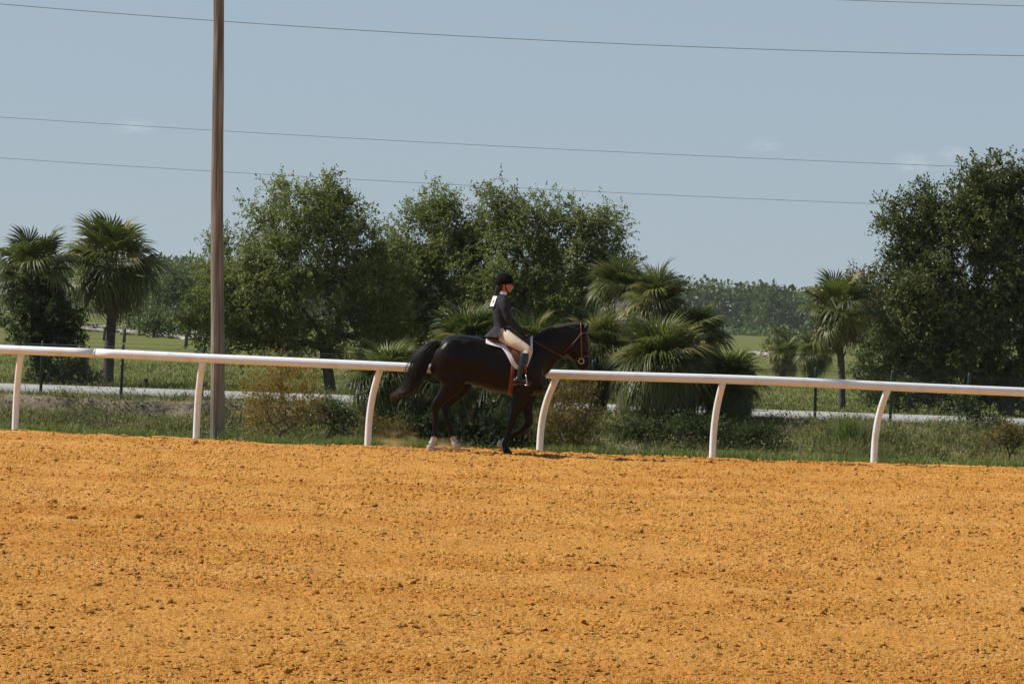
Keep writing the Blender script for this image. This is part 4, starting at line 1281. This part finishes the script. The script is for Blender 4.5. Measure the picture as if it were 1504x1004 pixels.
def sstep(d, w=0.12): return np.clip((1 - d) / w, 0, 1)
for (x, y, dy, r) in [(308, 828, -.155, .052), (300, 846, -.155, .055), (293, 872, -.155, .075), (393, 830, .155, .050), (399, 846, .155, .055), (412, 872, .155, .075), (616, 858, .145, .075), (632, 838, .145, .05)]:
    a = np.maximum(a, 0.95 * sstep(near(x, y, dy, r)))
a = np.maximum(a, 0.42 * sstep(near(1002, 512, 0, .075), .5))                # tan muzzle
a = np.maximum(a, 0.22 * sstep(near(560, 610, 0, .28), .6))                   # brown flank
at_ = hm.attributes.new('rnd', 'FLOAT', 'POINT'); at_.data.foreach_set('value', a.astype(np.float32))
horse = obj('horse', hm, M['coat'], None, tuple(hbase))
tag(horse, 'black horse with braided mane and pale hind socks cantering along the rail', 'horse')
for s in (-1, 1):
    obj('eye', MB().ellipsoid(hz(1006, 372, s * .102), .017, .010, .014).mesh('eye'), M['eye'], horse)

# mane: a row of small braids along the crest
crest = smooth_pts([hz(775, 354), hz(815, 335), hz(860, 319), hz(905, 308), hz(945, 301), hz(978, 298)], 5)
mane = MB()
for i, p in enumerate(crest):
    mane.ellipsoid(p + Vector((0, -.012, .006)), .024, .022, .020, 8, 6)
    mane.ellipsoid(p + Vector((0.004, -.035, -.012)), .014, .014, .020, 8, 6)
    if i < len(crest) - 1:
        mane.ring_tube([p + Vector((0, -.005, 0)), crest[i + 1] + Vector((0, -.005, 0))], .018, 6)
obj('mane', mane.mesh('mane'), M['hair'], horse)
fl = MB()
for k in range(9):
    yy = (k - 4) * .008
    fl.ring_tube(smooth_pts([hz(986, 300, yy), hz(1002, 312, yy * 1.3 - .006), hz(1012, 332, yy * 1.6 - .008)], 3), [.007, .008, .008, .007, .006, .005, .003], 5)
obj('forelock', fl.mesh('forelock'), M['hair'], horse)

# tail: several hundred hair strands around a streaming centre line
rt = random.Random(12)
def t3(x, y, dy=0): return hz(62.8 + .6253 * x, 313.9 + .6253 * y, dy)
tc_ = catmull([(t3(425, 122), 16.), (t3(385, 140), 22.), (t3(335, 190), 38.), (t3(295, 260), 50.), (t3(265, 335), 56.), (t3(235, 405), 52.), (t3(190, 465), 40.), (t3(120, 510), 26.), (t3(45, 525), 9.)], 3)
KT = KZ * .6253
V, Qd, rn = [], [], []
for sidx in range(600):
    ang = rt.uniform(0, 6.283); rad = math.sqrt(rt.uniform(0, 1)); end = rt.choice((rt.uniform(.55, 1.0), rt.uniform(.8, 1.0)))
    ph = rt.uniform(0, 6.28); base = len(V); m = max(6, int(len(tc_) * end))
    wr = rt.uniform(.0022, .0042)
    fan = rt.uniform(.85, 1.25) if rt.random() < .76 else rt.uniform(1.2, 2.0)
    for i in range(m):
        c, hwid = tc_[i]
        t = tc_[min(i + 1, len(tc_) - 1)][0] - tc_[max(i - 1, 0)][0]; t.y = 0; t.normalize()
        nn = Vector((-t.z, 0, t.x))
        k = hwid * KT * rad * fan
        p = c + nn * (k * math.cos(ang) + .011 * math.sin(i * .55 + ph) * i / len(tc_)) + Vector((0, k * .62 * math.sin(ang), 0))
        w = wr * (1 - .75 * i / m)
        V += [p + nn * w, p + Vector((0, -w, 0)), p - nn * w]
        rn += [i / len(tc_)] * 3
    for i in range(m - 1):
        for k in range(3):
            A = base + i * 3 + k; B = base + i * 3 + (k + 1) % 3
            Qd.append((A, B, B + 3, A + 3))
M['tail'] = leaf_mat('tail_hair', [(0.0, (0.007, 0.005, 0.0045)), (0.6, (0.012, 0.008, 0.007)), (0.85, (0.035, 0.014, 0.008)), (1.0, (0.11, 0.036, 0.014))], 0.42, 0.35, 0.0)
obj('tail', mesh_np('tail', [tuple(v) for v in V], Q=Qd, attr=rn), M['tail'], horse)
dock = MB().loft([(t3(470, 120), 14 * KT, .03), (t3(425, 122), 20 * KT, .032), (t3(385, 142), 20 * KT, .03), (t3(340, 190), 18 * KT, .025), (t3(305, 255), 12 * KT, .018), (t3(285, 300), 4 * KT, .006)], 12, 3)
obj('dock', dock.mesh('dock'), M['hair'], horse)

# ------------------------------------------------------------------ saddle pad, saddle, girth
ts = np.array(trunk_st)
def body(x):
    return np.interp(x, ts[:, 0], (ts[:, 1] + ts[:, 2]) / 2), np.interp(x, ts[:, 0], (ts[:, 2] - ts[:, 1]) / 2), np.interp(x, ts[:, 0], ts[:, 3])
def flank(x, y, off, side=-1):
    """point on the horse's side at sheet (x, y), off metres outside the coat"""
    c, b, w = body(x)
    bb = b + off / KZ
    k = max(-1.0, min(1.0, (y - c) / bb))
    return hz(x, y, side * (w + off) * math.sqrt(max(0.0, 1 - k * k)))
def sheet(cols, off, thick, nrow=26, bot_taper=True):
    """cols: (x, y_bottom); a cloth laid over the back from one side's hem to the other's, with thickness"""
    V, Qd = [], []
    nc = len(cols); nr = 2 * nrow + 1
    for layer in (off + thick, off - .004):
        for x, yb in cols:
            c, b, w = body(x)
            bb = b + layer / KZ
            thm = math.acos(max(-1, min(1, (c - yb) / bb)))
            for j in range(nr):
                th = thm * (j / nrow - 1)
                V.append(hz(x, c - bb * math.cos(th), (w + layer) * math.sin(th)))
    N = nc * nr
    for i in range(nc - 1):
        for j in range(nr - 1):
            A = i * nr + j
            Qd.append((A, A + nr, A + nr + 1, A + 1))
            Qd.append((N + A, N + A + 1, N + A + nr + 1, N + A + nr))
    for j in range(nr - 1):
        for i in (0, nc - 1):
            A = i * nr + j; q = (A, A + 1, N + A + 1, N + A)
            Qd.append(q if i == 0 else q[::-1])
    for i in range(nc - 1):
        for j in (0, nr - 1):
            A = i * nr + j; q = (A, N + A, N + A + nr, A + nr)
            Qd.append(q if j == 0 else q[::-1])
    return mesh_np('cloth', [tuple(v) for v in V], Q=Qd, smooth=True)
def dense(cols, n=40):
    c = np.array(cols); t = np.linspace(0, 1, n)
    x = np.interp(t, np.linspace(0, 1, len(c)), c[:, 0]); 
    return [(xx, float(np.interp(xx, c[:, 0], c[:, 1]))) for xx in np.linspace(c[0, 0], c[-1, 0], n)]
pad_cols = dense([(546, 383), (562, 390), (590, 397), (618, 404), (634, 424), (648, 450), (662, 478), (680, 500), (700, 506), (726, 502), (740, 480), (750, 455), (760, 425)], 56)
pad = obj('saddle_pad', sheet([(x, y + 5) for x, y in pad_cols], 0.014, 0.02), M['fleece'], None, tuple(hz(650, 400)))
tag(pad, 'white saddle pad edging out from under the brown saddle', 'saddle pad')
sroot = empty('saddle', hz(650, 395), 'chestnut leather saddle under the rider with girth and stirrups', 'saddle')
flap_cols = dense([(578, 381), (602, 386), (632, 394), (651, 418), (664, 444), (677, 470), (690, 488), (706, 492), (720, 484), (730, 462), (740, 438), (750, 412)], 50)
obj('flap', sheet(flap_cols, 0.034, 0.010), M['leather'], sroot)
seat = MB().loft([(hz(550, 371), 8 * KZ, .09), (hz(565, 372), 15 * KZ, .14), (hz(600, 380), 17 * KZ, .15), (hz(650, 381), 17 * KZ, .12), (hz(700, 373), 18 * KZ, .10), (hz(735, 361), 16 * KZ, .085), (hz(752, 356), 8 * KZ, .05)], 18, 4)
obj('seat', seat.mesh('seat'), M['leather'], sroot)
# girth, a band right round the chest
V, Qd = [], []
nk = 60
for layer in (0.018, -0.004):
    for k in range(nk):
        th = 2 * math.pi * k / nk
        for dx in (-11, 11):
            x = 671 + dx + 16 * (math.cos(th))
            c, b, w = body(x)
            V.append(hz(x, c - (b + layer / KZ) * math.cos(th), (w + layer) * math.sin(th)))
for k in range(nk):
    a0, a1 = 2 * k, 2 * ((k + 1) % nk); n2 = 2 * nk
    Qd += [(a0, a0 + 1, a1 + 1, a1), (n2 + a0, n2 + a1, n2 + a1 + 1, n2 + a0 + 1), (a0, a1, n2 + a1, n2 + a0), (a0 + 1, n2 + a0 + 1, n2 + a1 + 1, a1 + 1)]
obj('girth', mesh_np('girth', [tuple(v) for v in V], Q=Qd, smooth=True), M['strap'], sroot)

# ------------------------------------------------------------------ rider
ZR = 5.578
KR = mpp(HY) / ZR
def rz(x, y, dy=0.0):
    return at(700 + x / ZR, 390 + y / ZR, HY) + Vector((0, dy, 0))
prow = empty('person', rz(230, 580), 'rider in navy jacket, tan breeches, black helmet and boots holding the reins', 'person')
legs = {s: dict(hip=(.10 * s), thigh=(.215 * s), knee=(.290 * s), calf=(.345 * s), ankle=(.365 * s), foot=(.375 * s)) for s in (-1, 1)}
def lft(mb, st, n=18, sub=4):
    mb.loft([(rz(x, y, dy), b * KR, w) for x, y, b, w, dy in st], n, sub)
# body (skin): one continuous figure under the clothes
bd = MB()
lft(bd, [(215, 575, 55, .145, 0), (208, 520, 54, .135, 0), (203, 465, 50, .115, 0), (205, 400, 56, .13, 0), (210, 330, 60, .14, 0), (213, 275, 46, .13, 0), (218, 250, 30, .075, 0), (222, 228, 25, .050, 0), (228, 205, 25, .048, 0), (236, 180, 26, .050, 0)])
bd.ellipsoid(rz(229, 135), 60 * KR, .073, 68 * KR, 20, 16)
bd.ellipsoid(rz(252, 168), 38 * KR, .060, 46 * KR, 18, 14)
bd.ellipsoid(rz(266, 205), 18 * KR, .030, 17 * KR)                      # chin
bd.ellipsoid(rz(250, 200), 26 * KR, .046, 18 * KR)                      # jaw
bd.ring_tube([rz(286, 150), rz(294, 168), rz(301, 181), rz(290, 187)], [.008, .011, .013, .008], 10)   # nose
bd.ellipsoid(rz(284, 196), 7 * KR, .018, 4 * KR); bd.ellipsoid(rz(282, 204), 7 * KR, .016, 4.5 * KR)    # lips
for s in (-1, 1):
    bd.ellipsoid(rz(228, 172, s * .070), 10 * KR, .008, 16 * KR)         # ear
    bd.ellipsoid(rz(276, 150, s * .032), 9 * KR, .018, 5 * KR)           # brow
    L = legs[s]
    lft(bd, [(205, 275, 28, .045, .13 * s), (222, 320, 28, .042, .185 * s), (245, 390, 25, .040, .205 * s), (268, 440, 24, .038, .205 * s), (330, 500, 20, .032, .165 * s), (395, 560, 14, .024, .105 * s), (415, 577, 14, .024, .085 * s)])
    lft(bd, [(215, 570, 55, .075, L['hip']), (262, 600, 50, .075, .16 * s), (315, 630, 44, .068, L['thigh']), (380, 668, 36, .058, .262 * s), (418, 694, 30, .052, L['knee']), (412, 730, 28, .048, .315 * s), (385, 790, 28, .048, L['calf']), (360, 850, 20, .038, .358 * s), (346, 905, 16, .032, L['ankle']), (345, 925, 16, .032, L['foot'])])
body_me = remesh(bd.mesh('body'), 0.009, 3, 0.5)
obj('body', body_me, M['skin'], prow)
for s in (-1, 1):
    obj('eye', MB().ellipsoid(rz(283, 160, s * .031), .005, .007, .005, 8, 6).mesh('eye'), M['eye'], prow)
    obj('eyebrow', MB().ring_tube([rz(284, 147, s * .018), rz(282, 144, s * .032), rz(272, 148, s * .046)], [.003, .004, .002], 6).mesh('eyebrow'), M['brown_hair'], prow)
# breeches
br = MB()
lft(br, [(206, 500, 60, .140, 0), (212, 545, 68, .160, 0), (220, 585, 56, .150, 0)])
for s in (-1, 1):
    L = legs[s]
    lft(br, [(212, 560, 60, .085, L['hip']), (255, 592, 57, .085, .16 * s), (310, 626, 50, .078, L['thigh']), (375, 664, 42, .066, .262 * s), (414, 690, 38, .060, L['knee']), (416, 716, 36, .056, .305 * s), (402, 752, 33, .052, .328 * s)])
obj('breeches', remesh(br.mesh('breeches'), 0.009, 3, 0.5), M['breeches'], prow)
# tall boots
for s in (-1, 1):
    L = legs[s]
    bt = MB()
    lft(bt, [(398, 712, 40, .062, .318 * s), (392, 745, 40, .062, .330 * s), (380, 795, 36, .058, L['calf']), (362, 850, 27, .046, .358 * s), (350, 893, 22, .038, L['ankle']), (346, 918, 24, .038, L['ankle']), (344, 940, 24, .038, L['foot'])])
    bt.loft([(rz(303, 938, L['foot']), 12 * KR, .026), (rz(322, 934, L['foot']), 20 * KR, .034), (rz(355, 934, L['foot']), 22 * KR, .038), (rz(395, 946, L['foot']), 17 * KR, .044), (rz(430, 953, L['foot']), 14 * KR, .042), (rz(450, 956, L['foot']), 7 * KR, .026)], 16, 4)
    b_ = obj('boot', remesh(bt.mesh('boot'), 0.008, 3, 0.5), M['boot'], prow)
    obj('sole', MB().box(rz(378, 966, L['foot']), .20, .078, .012, Matrix.Rotation(R(3), 3, 'Y')).box(rz(314, 968, L['foot']), .05, .07, .03).mesh('sole', False), M['leather'], b_)
    st_ = MB()
    for dy in (-.055, .055):
        st_.ring_tube(smooth_pts([rz(402, 880, L['foot']), rz(404, 900, L['foot'] + dy * .8), rz(408, 940, L['foot'] + dy), rz(410, 972, L['foot'] + dy)], 4), .0075, 8)
    st_.box(rz(410, 974, L['foot']), .05, .125, .012)
    obj('stirrup_iron', st_.mesh('stirrup_iron'), M['steel'], sroot)
    leather = smooth_pts([flank(690, 400, .045, s), flank(712, 450, .055, s), rz(398, 820, .40 * s), rz(402, 880, L['foot'])], 5)
    obj('stirrup_leather', MB().ring_tube(leather, .013, 6, flat=.35).mesh('stirrup_leather'), M['strap'], sroot)
# jacket: body, sleeves, vented skirts
jk = MB()
lft(jk, [(203, 515, 64, .150, 0), (202, 472, 60, .138, 0), (203, 420, 65, .148, 0), (206, 360, 72, .160, 0), (209, 310, 70, .168, 0), (212, 275, 56, .165, 0), (217, 252, 42, .115, 0), (220, 238, 30, .072, 0)], 24)
for s in (-1, 1):
    lft(jk, [(202, 272, 34, .055, .125 * s), (215, 300, 38, .055, .170 * s), (236, 360, 36, .054, .205 * s), (258, 425, 34, .052, .215 * s), (290, 468, 31, .048, .200 * s), (345, 515, 25, .040, .155 * s), (392, 556, 20, .033, .110 * s), (404, 567, 19, .031, .098 * s)])
jacket = obj('jacket', remesh(jk.mesh('jacket'), 0.009, 2, 0.5), M['jacket'], prow)
# hems hanging from the waist: angle 0 = back, pi = front
def skirt(a0, a1, name):
    V, Qd = [], []
    na, nh = 26, 9
    for layer in (0.0, -0.006):
        for i in range(na + 1):
            a = a0 + (a1 - a0) * i / na
            bk = math.cos(a)                      # 1 at the back, -1 at the front
            for j in range(nh + 1):
                s = j / nh
                bx = 64 * KR + layer; wy = .150 + layer
                flare_x = (0.115 if bk > 0 else 0.055) * abs(bk) * s ** 1.2
                flare_y = (0.075 + .03 * (bk > 0)) * s ** .9
                fold = .008 * s * math.sin(a * 9)
                hem = 70 + (14 if bk > 0 else 10) + (8 * abs(math.sin(a)))
                c = rz(203 + (-8 if bk > 0 else 40) * s, 500 + hem * s)
                V.append(c + Vector((-(bx + flare_x + fold) * bk, (wy + flare_y + fold) * math.sin(a), 0)))
    n1 = (na + 1) * (nh + 1)
    for i in range(na):
        for j in range(nh):
            A = i * (nh + 1) + j
            Qd.append((A, A + 1, A + nh + 2, A + nh + 1)); B = A + n1
            Qd.append((B, B + nh + 1, B + nh + 2, B + 1))
    for i in range(na):
        A = i * (nh + 1) + nh
        Qd.append((A, A + n1, A + n1 + nh + 1, A + nh + 1))
    for j in range(nh):
        for i in (0, na):
            A = i * (nh + 1) + j; q = (A, A + n1, A + n1 + 1, A + 1)
            Qd.append(q if i else q[::-1])
    return obj(name, mesh_np(name, [tuple(v) for v in V], Q=Qd, smooth=True), M['jacket'], jacket)
skirt(R(-80), R(80), 'back_skirt')
skirt(R(101), R(259), 'front_skirt')
# shirt collar
obj('shirt_collar', MB().loft([(rz(214, 236), 32 * KR, .066), (rz(220, 222), 29 * KR, .060), (rz(223, 213), 27 * KR, .056)], 20, 2).mesh('collar'), M['white_cloth'], prow)
# helmet: dome with a peak and a harness
hl = MB()
hl.loft([(rz(229, 155), 72 * KR, .098), (rz(228, 140), 76 * KR, .104), (rz(227, 120), 76 * KR, .105), (rz(226, 98), 69 * KR, .097), (rz(225, 78), 54 * KR, .078), (rz(225, 64), 34 * KR, .050), (rz(225, 57), 10 * KR, .015)], 24, 4)
hl.loft([(rz(262, 144), 9 * KR, .095), (rz(285, 146), 6 * KR, .085), (rz(302, 150), 4 * KR, .060), (rz(311, 153), 2 * KR, .025)], 18, 4)
hl.ellipsoid(rz(225, 56), .010, .010, .006)
helm = obj('helmet', remesh(hl.mesh('helmet'), 0.005, 2, 0.5), M['velvet'], prow)
for s in (-1, 1):
    obj('chin_strap', MB().ring_tube(smooth_pts([rz(236, 150, s * .080), rz(238, 178, s * .073), rz(246, 203, s * .055), rz(262, 222, s * .018)], 4), .0065, 6, flat=.4).mesh('chin_strap'), M['ink'], helm)
# gathered hair below the helmet
hr = MB()
hr.ellipsoid(rz(190, 175), 36 * KR, .058, 36 * KR, 14, 12)
hr.ellipsoid(rz(174, 204), 26 * KR, .036, 26 * KR, 14, 12)
hr.ellipsoid(rz(212, 165), 26 * KR, .070, 26 * KR)
obj('hair', remesh(hr.mesh('hair'), 0.006, 3, 0.5), M['brown_hair'], prow)

# gloved hands closed on the reins, five fingers each
for s in (-1, 1):
    gl = MB()
    w0 = rz(402, 566, .098 * s); pc = rz(424, 588, .075 * s)
    gl.ring_tube([w0, w0.lerp(pc, .5), pc], [.026, .030, .027], 10, flat=.7)
    ax = (pc - w0).normalized()
    for k in range(4):
        o_ = (k - 1.5) * .016
        kn = pc + Vector((.006, -.012 * s * 0, -o_)) + ax * (.012 - abs(o_) * .2)
        lnk = (.030, .034, .032, .026)[k]
        p1 = kn + ax * lnk * .7 + Vector((0, -.004 * s, -.004))
        p2 = p1 + Vector((-.010, -.020 * s, -.014)) * (lnk / .03)
        p3 = p2 + Vector((-.020, -.004 * s, .002)) * (lnk / .03)
        gl.ring_tube(smooth_pts([pc + Vector((0, 0, -o_ * .8)), kn, p1, p2, p3], 2), [.0095] * 8 + [.007], 8)
    th = pc + Vector((-.004, -.012 * s, .020))
    gl.ring_tube(smooth_pts([w0.lerp(pc, .45) + Vector((0, -.010 * s, .012)), th, th + Vector((.026, -.006 * s, .004)), th + Vector((.044, -.004 * s, -.006))], 2), [.010, .0105, .010, .0095, .009, .0085, .007], 8)
    obj('glove', gl.mesh('glove'), M['glove'], prow)

# number card on the rider's back, curved round the jacket
def card_pt(u, v, lift=0.0):
    # u: -1..1 across the back (positive towards the camera), v: 0 top .. 1 bottom
    xx = 146 - 28 * v; yy = 250 + 82 * v
    a = u * 0.48 + 0.36
    r = .15 + lift
    c = rz(xx, yy)
    return c + Vector((.15 - r * math.cos(a) * 1.0 - .004, -r * math.sin(a) , 0)) + Vector((-.012, 0, 0))
V, Qd = [], []
nu, nvv = 10, 6
for lay in (0.0, -0.003):
    for i in range(nu + 1):
        for j in range(nvv + 1):
            V.append(card_pt(-1 + 2 * i / nu, j / nvv, lay))
N1 = (nu + 1) * (nvv + 1)
for i in range(nu):
    for j in range(nvv):
        A = i * (nvv + 1) + j
        Qd.append((A, A + nvv + 1, A + nvv + 2, A + 1)); B = A + N1
        Qd.append((B, B + 1, B + nvv + 2, B + nvv + 1))
for i in range(nu):
    for j in (0, nvv):
        A = i * (nvv + 1) + j; Qd.append((A, A + N1, A + N1 + nvv + 1, A + nvv + 1))
for j in range(nvv):
    for i in (0, nu):
        A = i * (nvv + 1) + j; Qd.append((A, A + 1, A + N1 + 1, A + N1))
card = obj('number_card', mesh_np('number_card', [tuple(v) for v in V], Q=Qd, smooth=False), M['card'], prow)
cu = bpy.data.curves.new('digit', 'FONT'); cu.body = '4'; cu.size = 1.0; cu.align_x = 'CENTER'
to = bpy.data.objects.new('digit', cu); COL.objects.link(to)
dg = bpy.context.evaluated_depsgraph_get()
tm = bpy.data.meshes.new_from_object(to.evaluated_get(dg)); bpy.data.objects.remove(to, do_unlink=True)
for v in tm.vertices:
    p = card_pt(0.50 + v.co.x * 0.95, 0.80 - v.co.y * 0.80, 0.003)
    v.co = p
obj('digit', tm, M['ink'], card)

# ------------------------------------------------------------------ bridle and reins
br_root = empty('bridle', hz(985, 470), 'reddish leather bridle on the horse head with long reins to the rider', 'bridle')
def strap(name, pts, r=.0085, mat='strap', parent=None, sub=4, flat=.5):
    r *= .8
    return obj(name, MB().ring_tube(smooth_pts(pts, sub), r, 7, flat=flat).mesh(name), M[mat], parent or br_root)
strap('headpiece', [hz(984, 345, -.094), hz(983, 318, -.082), hz(983, 298, -.045), hz(984, 292, 0), hz(983, 298, .045), hz(983, 318, .082), hz(984, 345, .094)], .011)
strap('browband', [hz(984, 343, -.096), hz(1004, 342, -.078), hz(1019, 342, -.035), hz(1023, 342, 0), hz(1019, 342, .035), hz(1004, 342, .078), hz(984, 343, .096)], .009)
strap('noseband', [hz(968, 458, -.082), hz(985, 456, -.088), hz(1010, 447, -.070), hz(1029, 438, -.03), hz(1031, 437, 0), hz(1029, 438, .03), hz(1010, 447, .070), hz(985, 456, .088), hz(968, 458, .082)], .009)
for s in (-1, 1):
    strap('cheekpiece', [hz(984, 343, s * .097), hz(985, 385, s * .106), hz(985, 425, s * .100), hz(985, 462, s * .080)], .0105)
    strap('throatlash', [hz(983, 345, s * .096), hz(962, 372, s * .108), hz(935, 402, s * .104), hz(915, 420, s * .085), hz(903, 440, s * .03)], .007)
    ring = MB()
    c = hz(984, 471, s * .080)
    ring.ring_tube([c + Vector((.034 * math.cos(t), 0, .034 * math.sin(t))) for t in np.linspace(0, 2 * math.pi, 25)], .006, 8)
    obj('bit_ring', ring.mesh('bit_ring'), M['steel'], br_root)
    strap('rein', [hz(976, 472, s * .082), hz(950, 466, s * .095), hz(915, 455, s * .110), hz(880, 442, s * .125), hz(835, 417, s * .140), hz(790, 391, s * .130), hz(755, 371, s * .095), rz(428, 590, s * .080)], .0085, 'strap', None, 5, .45)
strap('rein_slack', [rz(428, 592, -.08), hz(752, 385, -.17), hz(760, 402, -.20), hz(757, 392, -.17), rz(430, 590, .08)], .007)

# ------------------------------------------------------------------ dust kicked up behind the hind hooves
def dust(label, pxc, pyc, rx, ry, rd, dens, seed):
    c = at(pxc, pyc, HY)
    k = mpp(HY)
    me = MB().ellipsoid(c, rx * k, rd, ry * k, 24, 16).mesh('dust')
    o = obj('dust', me, None, None, tuple(c))
    m = bpy.data.materials.new('dust_air'); m.use_nodes = True
    n, l = m.node_tree.nodes, m.node_tree.links
    n.clear()
    out = n.new('ShaderNodeOutputMaterial'); pv = n.new('ShaderNodeVolumePrincipled')
    pv.inputs['Color'].default_value = (0.86, 0.60, 0.30, 1)
    tc = n.new('ShaderNodeTexCoord'); mp = n.new('ShaderNodeMapping')
    mp.inputs['Scale'].default_value = (1 / (rx * k), 1 / rd, 1 / (ry * k))
    l.new(tc.outputs['Object'], mp.inputs['Vector'])
    ln = n.new('ShaderNodeVectorMath'); ln.operation = 'LENGTH'; l.new(mp.outputs[0], ln.inputs[0])
    fo = n.new('ShaderNodeMapRange'); fo.interpolation_type = 'SMOOTHERSTEP'; fo.inputs['From Min'].default_value = 1.0; fo.inputs['From Max'].default_value = 0.0
    l.new(ln.outputs['Value'], fo.inputs['Value'])
    nz = n.new('ShaderNodeTexNoise'); nz.inputs['Scale'].default_value = 7; nz.inputs['Detail'].default_value = 4
    mp2 = n.new('ShaderNodeMapping'); mp2.inputs['Location'].default_value = (seed, seed * .7, 0); mp2.inputs['Rotation'].default_value = (0, R(-35), 0); mp2.inputs['Scale'].default_value = (.55, 1, 1.3)
    l.new(tc.outputs['Object'], mp2.inputs['Vector']); l.new(mp2.outputs[0], nz.inputs['Vector'])
    nr = n.new('ShaderNodeMapRange'); nr.inputs['From Min'].default_value = 0.45; nr.inputs['From Max'].default_value = 0.70
    l.new(nz.outputs['Fac'], nr.inputs['Value'])
    mu = n.new('ShaderNodeMath'); mu.operation = 'MULTIPLY'; l.new(fo.outputs[0], mu.inputs[0]); l.new(nr.outputs[0], mu.inputs[1])
    m2 = n.new('ShaderNodeMath'); m2.operation = 'MULTIPLY'; m2.inputs[1].default_value = dens
    l.new(mu.outputs[0], m2.inputs[0]); l.new(m2.outputs[0], pv.inputs['Density'])
    l.new(pv.outputs[0], out.inputs['Volume'])
    me.materials.append(m)
    tag(o, label, kind='stuff')
dust('orange dust puff kicked up behind the hind hooves', 584, 648, 46, 24, .28, 5.5, 1)
dust('orange dust puff thrown up between the hind hooves', 654, 652, 26, 16, .22, 6.0, 4)

# ------------------------------------------------------------------ haze
hb = MB().box((0, 1150, 12.5), 5200, 3000, 28)
me = hb.mesh('haze', False)
o = obj('haze', me, None)
mh = bpy.data.materials.new('haze_air'); mh.use_nodes = True
n, l = mh.node_tree.nodes, mh.node_tree.links
n.clear()
out = n.new('ShaderNodeOutputMaterial'); pv = n.new('ShaderNodeVolumePrincipled')
pv.inputs['Color'].default_value = (0.80, 0.88, 0.97, 1)
pv.inputs['Density'].default_value = 0.00008
pv.inputs['Anisotropy'].default_value = 0.2
l.new(pv.outputs[0], out.inputs['Volume'])
me.materials.append(mh)
tag(o, 'thin summer haze over the whole field', kind='stuff')

# ------------------------------------------------------------------ faint small clouds, far beyond the haze
def cloud(label, px, py, wx, wy, dens, seed):
    Yc = 6500.0
    c = at(px, py, Yc); k = mpp(Yc)
    rx, rz_ = wx * k, wy * k
    me = MB().ellipsoid(c, rx, rx, rz_, 24, 14).mesh('cloud')
    o = obj('cloud', me, None, None, tuple(c))
    m = bpy.data.materials.new('cloud_vapour'); m.use_nodes = True
    n, l = m.node_tree.nodes, m.node_tree.links
    n.clear()
    out = n.new('ShaderNodeOutputMaterial'); pv = n.new('ShaderNodeVolumePrincipled')
    pv.inputs['Color'].default_value = (0.97, 0.95, 0.93, 1); pv.inputs['Anisotropy'].default_value = 0.1
    tc = n.new('ShaderNodeTexCoord'); mp = n.new('ShaderNodeMapping'); mp.inputs['Scale'].default_value = (1 / rx, 1 / rx, 1 / rz_)
    l.new(tc.outputs['Object'], mp.inputs['Vector'])
    ln = n.new('ShaderNodeVectorMath'); ln.operation = 'LENGTH'; l.new(mp.outputs[0], ln.inputs[0])
    fo = n.new('ShaderNodeMapRange'); fo.inputs['From Min'].default_value = 1.0; fo.inputs['From Max'].default_value = 0.15
    l.new(ln.outputs['Value'], fo.inputs['Value'])
    nz = n.new('ShaderNodeTexNoise'); nz.inputs['Scale'].default_value = 2.2; nz.inputs['Detail'].default_value = 4
    mp2 = n.new('ShaderNodeMapping'); mp2.inputs['Location'].default_value = (seed * 3.1, seed * 1.7, seed)
    l.new(mp.outputs[0], mp2.inputs['Vector']); l.new(mp2.outputs[0], nz.inputs['Vector'])
    nr = n.new('ShaderNodeMapRange'); nr.inputs['From Min'].default_value = 0.40; nr.inputs['From Max'].default_value = 0.66
    l.new(nz.outputs['Fac'], nr.inputs['Value'])
    mu = n.new('ShaderNodeMath'); mu.operation = 'MULTIPLY'; l.new(fo.outputs[0], mu.inputs[0]); l.new(nr.outputs[0], mu.inputs[1])
    m2 = n.new('ShaderNodeMath'); m2.operation = 'MULTIPLY'; m2.inputs[1].default_value = dens / rx
    l.new(mu.outputs[0], m2.inputs[0]); l.new(m2.outputs[0], pv.inputs['Density'])
    l.new(pv.outputs[0], out.inputs['Volume'])
    me.materials.append(m)
    tag(o, label, 'cloud', 'faint small clouds')
cloud('faint small cloud left of the pole behind the middle wire', 198, 186, 42, 14, .42, 1)
cloud('faint small cloud high above the far wood', 1122, 214, 38, 12, .3, 2)
cloud('faint small cloud touching the left side of the huge oak', 1340, 240, 34, 20, .55, 3)
cloud('faint small cloud behind the top of the huge oak', 1402, 226, 30, 14, .45, 4)
